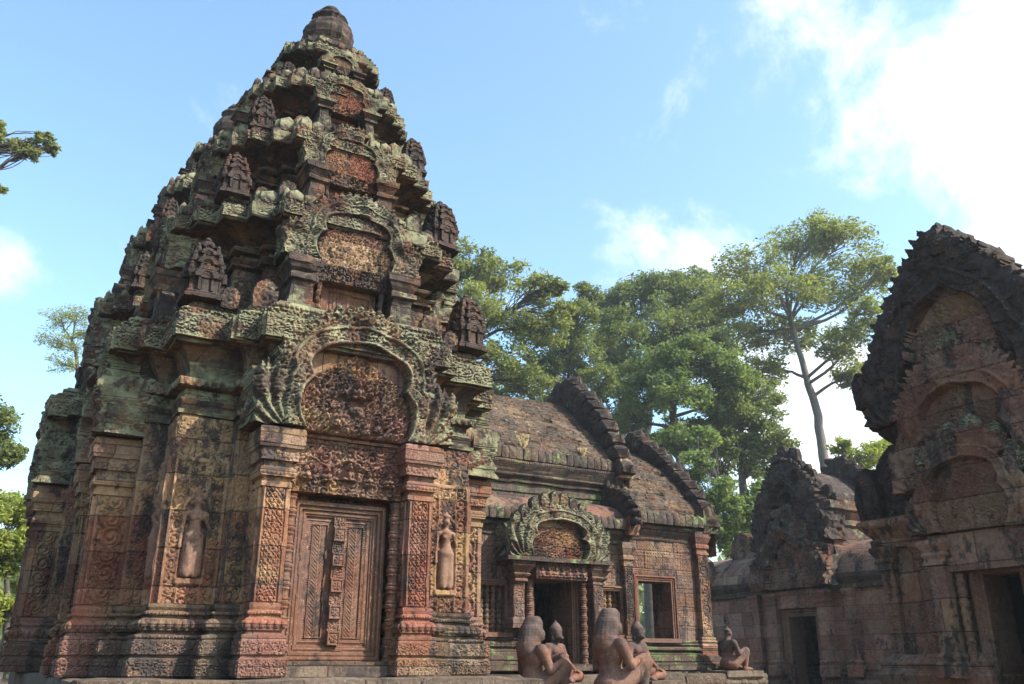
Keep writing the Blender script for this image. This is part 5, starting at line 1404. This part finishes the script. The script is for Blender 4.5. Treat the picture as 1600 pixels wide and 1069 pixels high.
def wpt(px, py, d):
    v = pixdir(px, py); k = d / math.hypot(v.x, v.y); return np.array([v.x * k, v.y * k, v.z * k])


def tree(name, label, trunk, d, blobs, leaf, mat, r=.35, seed=0, dens=1., group='trees behind the temple', bark=None, open_=.55, clump=1.):
    """trunk: pixel waypoints at distance d; blobs: (px, py, radius px, depth offset)"""
    rs = np.random.default_rng(seed); tp = [wpt(x, y, d) for x, y in trunk]; base = tp[0].copy(); base[2] = -1.3
    if tp[0][2] > -1: tp = [base] + tp
    o = thing(name, label, 'tree', tuple(base), group=group)
    P = [tp[0]]
    for a, b in zip(tp[:-1], tp[1:]): P += list(bend(a, b, rs, .05, 6)[1:])
    P = np.array(P); wood = tube(P, r, r * .38, 9); lv = []; sz = leaf
    for (bx, by, br, dz) in blobs:
        c = wpt(bx, by, d + dz); rad = 1.12 * br * np.linalg.norm(c) / 1361.
        # limb from the trunk into this mass
        cand = P[P[:, 2] < c[2] - .2 * rad]; cand = cand if len(cand) else P[:1]
        src = cand[np.argmin(np.linalg.norm(cand - c, axis=1) + .6 * abs((c[2] - cand[:, 2]) * .6 - np.linalg.norm((c - cand)[:, :2], axis=1) * .5))]
        lp = bend(src, c, rs, .16, 8, .04); wood.merge(tube(lp, r * .30, r * .10, 6))
        n = max(6, int(26 * clump))
        for q in range(n):
            u = rs.normal(size=3); u /= np.linalg.norm(u); u[2] = u[2] * .85 + .12; cc = c + u * rad * rs.uniform(.45, .98) * np.array([1, 1, .82])
            s = lp[rs.integers(3, 8)]; bp = bend(s, cc, rs, .2, 6, .05); wood.merge(tube(bp, r * .085, r * .025, 4))
            cr = rad * rs.uniform(.20, .38); sz_ = sz * 1.3; m = int(dens * 17 * (cr / sz) ** 1.3 * open_) + 20
            dirs = rs.normal(size=(m, 3)); dirs /= np.linalg.norm(dirs, axis=1)[:, None]; pos = cc + dirs * (cr * 1.15 * rs.uniform(.05, 1, (m, 1)) ** .6) * np.array([1.15, 1.15, .78])
            lv.append(pos)
            for w_ in range(3): wood.merge(tube(bend(cc, cc + dirs[w_] * cr * .8, rs, .2, 4), r * .03, r * .012, 3))
    L = np.concatenate(lv); n = len(L); a = rs.normal(size=(n, 3)); a[:, 2] *= .6; a /= np.linalg.norm(a, axis=1)[:, None]; b = rs.normal(size=(n, 3)); b = np.cross(a, b); b /= np.linalg.norm(b, axis=1)[:, None] + 1e-9
    s = sz * rs.uniform(.5, 1.4, (n, 1)); V = np.stack([L - a * s, L + b * s * .45, L + a * s, L - b * s * .45 + np.cross(a, b) * s * .2], 1).reshape(-1, 3)
    V = V - np.tile(base, (len(V), 1)); wood.tf(tuple(-base)); wood.obj('trunk', bark or M_bark, o, True)
    MB().add(V, np.arange(n * 4).reshape(-1, 4)).obj('crown', mat, o)
    return o


tree('tall_tree', 'tallest tree with pale bare trunk and wide airy crown beside the library', [(1292, 740), (1285, 700), (1270, 620), (1255, 570), (1235, 500)], 46,
     [(1180, 420, 50, 0), (1250, 375, 45, 2), (1320, 385, 45, 0), (1145, 470, 42, -2), (1215, 460, 52, -3), (1290, 450, 50, 0), (1350, 440, 38, 2), (1360, 500, 34, -2), (1175, 520, 40, 2), (1240, 530, 40, 3), (1310, 540, 36, -2), (1195, 580, 34, 0), (1330, 585, 26, 0), (1375, 420, 22, 0), (1285, 362, 26, 0)], 0.108, GREENS[1], .32, 1, 1.0, open_=.60, bark=M_pale)
tree('broad_tree', 'pale yellow-green tree rising right behind the shoulder of the nearest tower', [(700, 700), (720, 600), (740, 520)], 36,
     [(735, 410, 38, 0), (780, 430, 40, 1), (835, 455, 34, 0), (740, 480, 40, -2), (790, 500, 38, 0), (850, 520, 34, 0), (720, 560, 40, 0), (790, 560, 38, 0), (830, 600, 34, 2), (760, 620, 34, 2), (880, 490, 22, 0), (695, 430, 30, 0), (865, 450, 18, 0)], 0.094, GREENS[1], .3, 2, 1., open_=.55)
tree('broad_tree', 'dark green tree with open lower limbs above the hall roof ridge', [(900, 660), (870, 600), (860, 560)], 42,
     [(850, 580, 36, 0), (900, 540, 42, 0), (905, 500, 34, -1), (940, 600, 34, 0), (830, 530, 36, 2), (960, 520, 40, 2), (800, 590, 28, 1), (880, 620, 26, 3), (930, 650, 34, 3), (920, 460, 20, 1), (860, 640, 30, 5), (970, 640, 34, 5), (985, 590, 34, 4), (890, 580, 34, 2)], 0.101, GREENS[0], .34, 3, 1.1, open_=.7)
tree('broad_tree', 'dense grey-green domed tree in the centre behind the hall', [(1010, 760), (1010, 680), (1020, 600)], 52,
     [(990, 470, 44, 0), (1040, 455, 44, 0), (1090, 460, 40, 0), (960, 510, 36, 0), (1030, 510, 48, -2), (1090, 510, 44, 0), (1120, 490, 34, 1), (1000, 560, 44, 0), (1065, 445, 26, 0), (940, 480, 24, 0), (1130, 540, 34, 0), (950, 560, 34, 0), (1110, 440, 24, 2), (1050, 580, 40, 4)], 0.115, GREENS[0], .42, 4, 1.2, open_=.8)
tree('broad_tree', 'bright fresh-green tree with several straight stems in front of the grey-green one', [(1068, 800), (1060, 700), (1050, 620)], 38,
     [(1030, 570, 44, 0), (1085, 565, 46, -1), (1130, 590, 40, 0), (1060, 620, 44, -2), (1000, 620, 36, 0), (1120, 630, 34, 1), (985, 660, 28, 0), (1160, 600, 26, 1), (1010, 700, 30, 2), (1060, 680, 34, 2), (1110, 680, 30, 2), (960, 700, 28, 4)], 0.094, GREENS[3], .3, 5, 1.2, open_=.85)
tree('broad_tree', 'shady narrow-stemmed tree left of the pale bare trunk', [(1165, 800), (1160, 720), (1158, 660)], 40,
     [(1180, 650, 36, 0), (1200, 690, 34, 0), (1150, 700, 36, 0), (1190, 620, 28, 1), (1140, 650, 32, 1), (1185, 730, 30, 0), (1120, 720, 34, 2)], 0.094, GREENS[0], .26, 6, 1.2, open_=.8)
tree('low_tree', 'low leafy tree filling the gap right of the hall end gable', [(1150, 900), (1140, 840)], 30,
     [(1110, 770, 34, 0), (1150, 800, 36, 0), (1190, 780, 34, 1), (1120, 830, 34, 0), (1160, 860, 32, 0), (1200, 840, 30, 2), (1080, 730, 30, 0), (1095, 690, 26, 3), (1060, 690, 28, 4)], 0.079, GREENS[3], .16, 7, 1.1, open_=.8)
tree('low_tree', 'yellow-green spindly tree between the pavilion and the library gable', [(1310, 860), (1312, 780), (1320, 730)], 34,
     [(1330, 730, 26, 0), (1365, 715, 26, 0), (1340, 770, 28, 0), (1380, 750, 24, 0), (1315, 700, 16, 0), (1375, 790, 26, 0), (1390, 700, 18, 1)], 0.072, GREENS[2], .12, 8, .9, open_=.45)
tree('low_tree', 'bright yellow-green tree at the lower left edge beside the towers', [(10, 1000), (10, 900)], 26,
     [(15, 800, 34, 0), (40, 860, 30, 0), (5, 880, 36, 0), (30, 930, 30, 1), (10, 960, 30, 0), (-30, 850, 36, 0), (45, 800, 22, 2), (-40, 940, 36, 0)], 0.065, GREENS[2], .14, 9, 1.2, open_=.9)
tree('broad_tree', 'olive hanging foliage cut by the left edge above the yellow-green tree', [(-60, 1000), (-40, 800), (-30, 700)], 30,
     [(-10, 660, 30, 0), (8, 710, 22, 0), (-25, 700, 34, 0), (-40, 640, 30, 0)], 0.072, GREENS[0], .22, 10, 1.2, open_=.8)
tree('broad_tree', 'tree off the left edge reaching one leafy branch into the open sky', [(-260, 1000), (-240, 500), (-160, 300)], 26,
     [(-20, 215, 20, 0), (28, 228, 17, 0), (66, 222, 15, 0), (45, 240, 14, 0), (80, 235, 10, 0), (-5, 200, 12, 0), (0, 297, 8, 0), (-120, 260, 50, 0)], 0.061, GREENS[1], .3, 11, .8, open_=.45, clump=.7)
tree('bare_tree', 'thin nearly leafless tree far behind the left shoulder of the towers', [(128, 640), (122, 580), (112, 530)], 60,
     [(95, 500, 22, 0), (120, 495, 22, 0), (85, 530, 22, 0), (110, 540, 24, 0), (95, 570, 20, 0), (135, 520, 16, 0)], 0.072, GREENS[2], .22, 12, .12, open_=.3, clump=1.2)


def tree_line():
    """far wood that closes the horizon"""
    rs = np.random.default_rng(77); L = []
    for k in range(700):
        az = rs.uniform(R(-25), R(95)); dd = rs.uniform(75, 120); x, y = math.sin(az) * dd, math.cos(az) * dd; h = rs.uniform(5, 13); n = 90
        q = rs.normal(size=(n, 3)); q /= np.linalg.norm(q, axis=1)[:, None]; L.append(np.array([x, y, h * .45]) + q * np.array([3.2, 3.2, h * .6]) * rs.uniform(.5, 1, (n, 1)))
    L = np.concatenate(L); n = len(L); a = rs.normal(size=(n, 3)); a /= np.linalg.norm(a, axis=1)[:, None]; b = np.cross(a, rs.normal(size=(n, 3))); b /= np.linalg.norm(b, axis=1)[:, None]; s = rs.uniform(.3, .7, (n, 1))
    V = np.stack([L - a * s, L + b * s * .6, L + a * s, L - b * s * .6], 1).reshape(-1, 3)
    o = MB().add(V, np.arange(n * 4).reshape(-1, 4)).obj('far_wood', GREENS[0]); tag(o, 'distant green wood along the horizon behind the temple', 'wood', kind='stuff')


tree_line()


def dry_tuft(x, y, z, h, seed, label):
    rs = random.Random(seed); m = MB()
    for k in range(26):
        a = rs.uniform(0, 6.28); l = h * rs.uniform(.5, 1); s = rs.uniform(.1, .5)
        p = [(0, 0, 0), (math.cos(a) * l * s * .3, math.sin(a) * l * s * .3, l * .5), (math.cos(a) * l * s, math.sin(a) * l * s, l)]
        m.merge(tube(p, .006, .002, 3))
        for q in range(3):
            t_ = rs.uniform(.4, 1); c = np.array(p[2]) * t_; m.add([c, c + [.03, .01, .02], c + [.02, -.01, .05], c + [-.02, .01, .03]], [(0, 1, 2, 3)])
    o = m.obj('dry_weed', M_dry, None, loc=(x, y, z)); tag(o, label, 'weed')


M_dry = simple('dry_straw', (.36, .26, .13))
dry_tuft(7.98, 13.12, 3.52, .42, 1, 'dry straw-coloured weed sprouting from the eave of the hall roof')
dry_tuft(9.35, 13.2, 3.62, .20, 2, 'small dry weed tuft on the brick roof near the gable crest')


def haze():
    m = box(-60, 150, -12, 160, -2.3, 45, 300); me = m.mesh('haze', None)
    mt = bpy.data.materials.new('haze'); mt.use_nodes = True; nt = mt.node_tree; nt.nodes.clear()
    o_ = nt.nodes.new('ShaderNodeOutputMaterial'); v = nt.nodes.new('ShaderNodeVolumePrincipled'); v.inputs['Color'].default_value = (.88, .94, 1, 1); v.inputs['Density'].default_value = .0008; v.inputs['Anisotropy'].default_value = .3
    nt.links.new(v.outputs[0], o_.inputs['Volume']); me.materials.append(mt); tag(link('haze', me), 'thin pale haze in the air between the temple and the trees', 'haze', kind='stuff')


HAZE = True
if HAZE: haze()
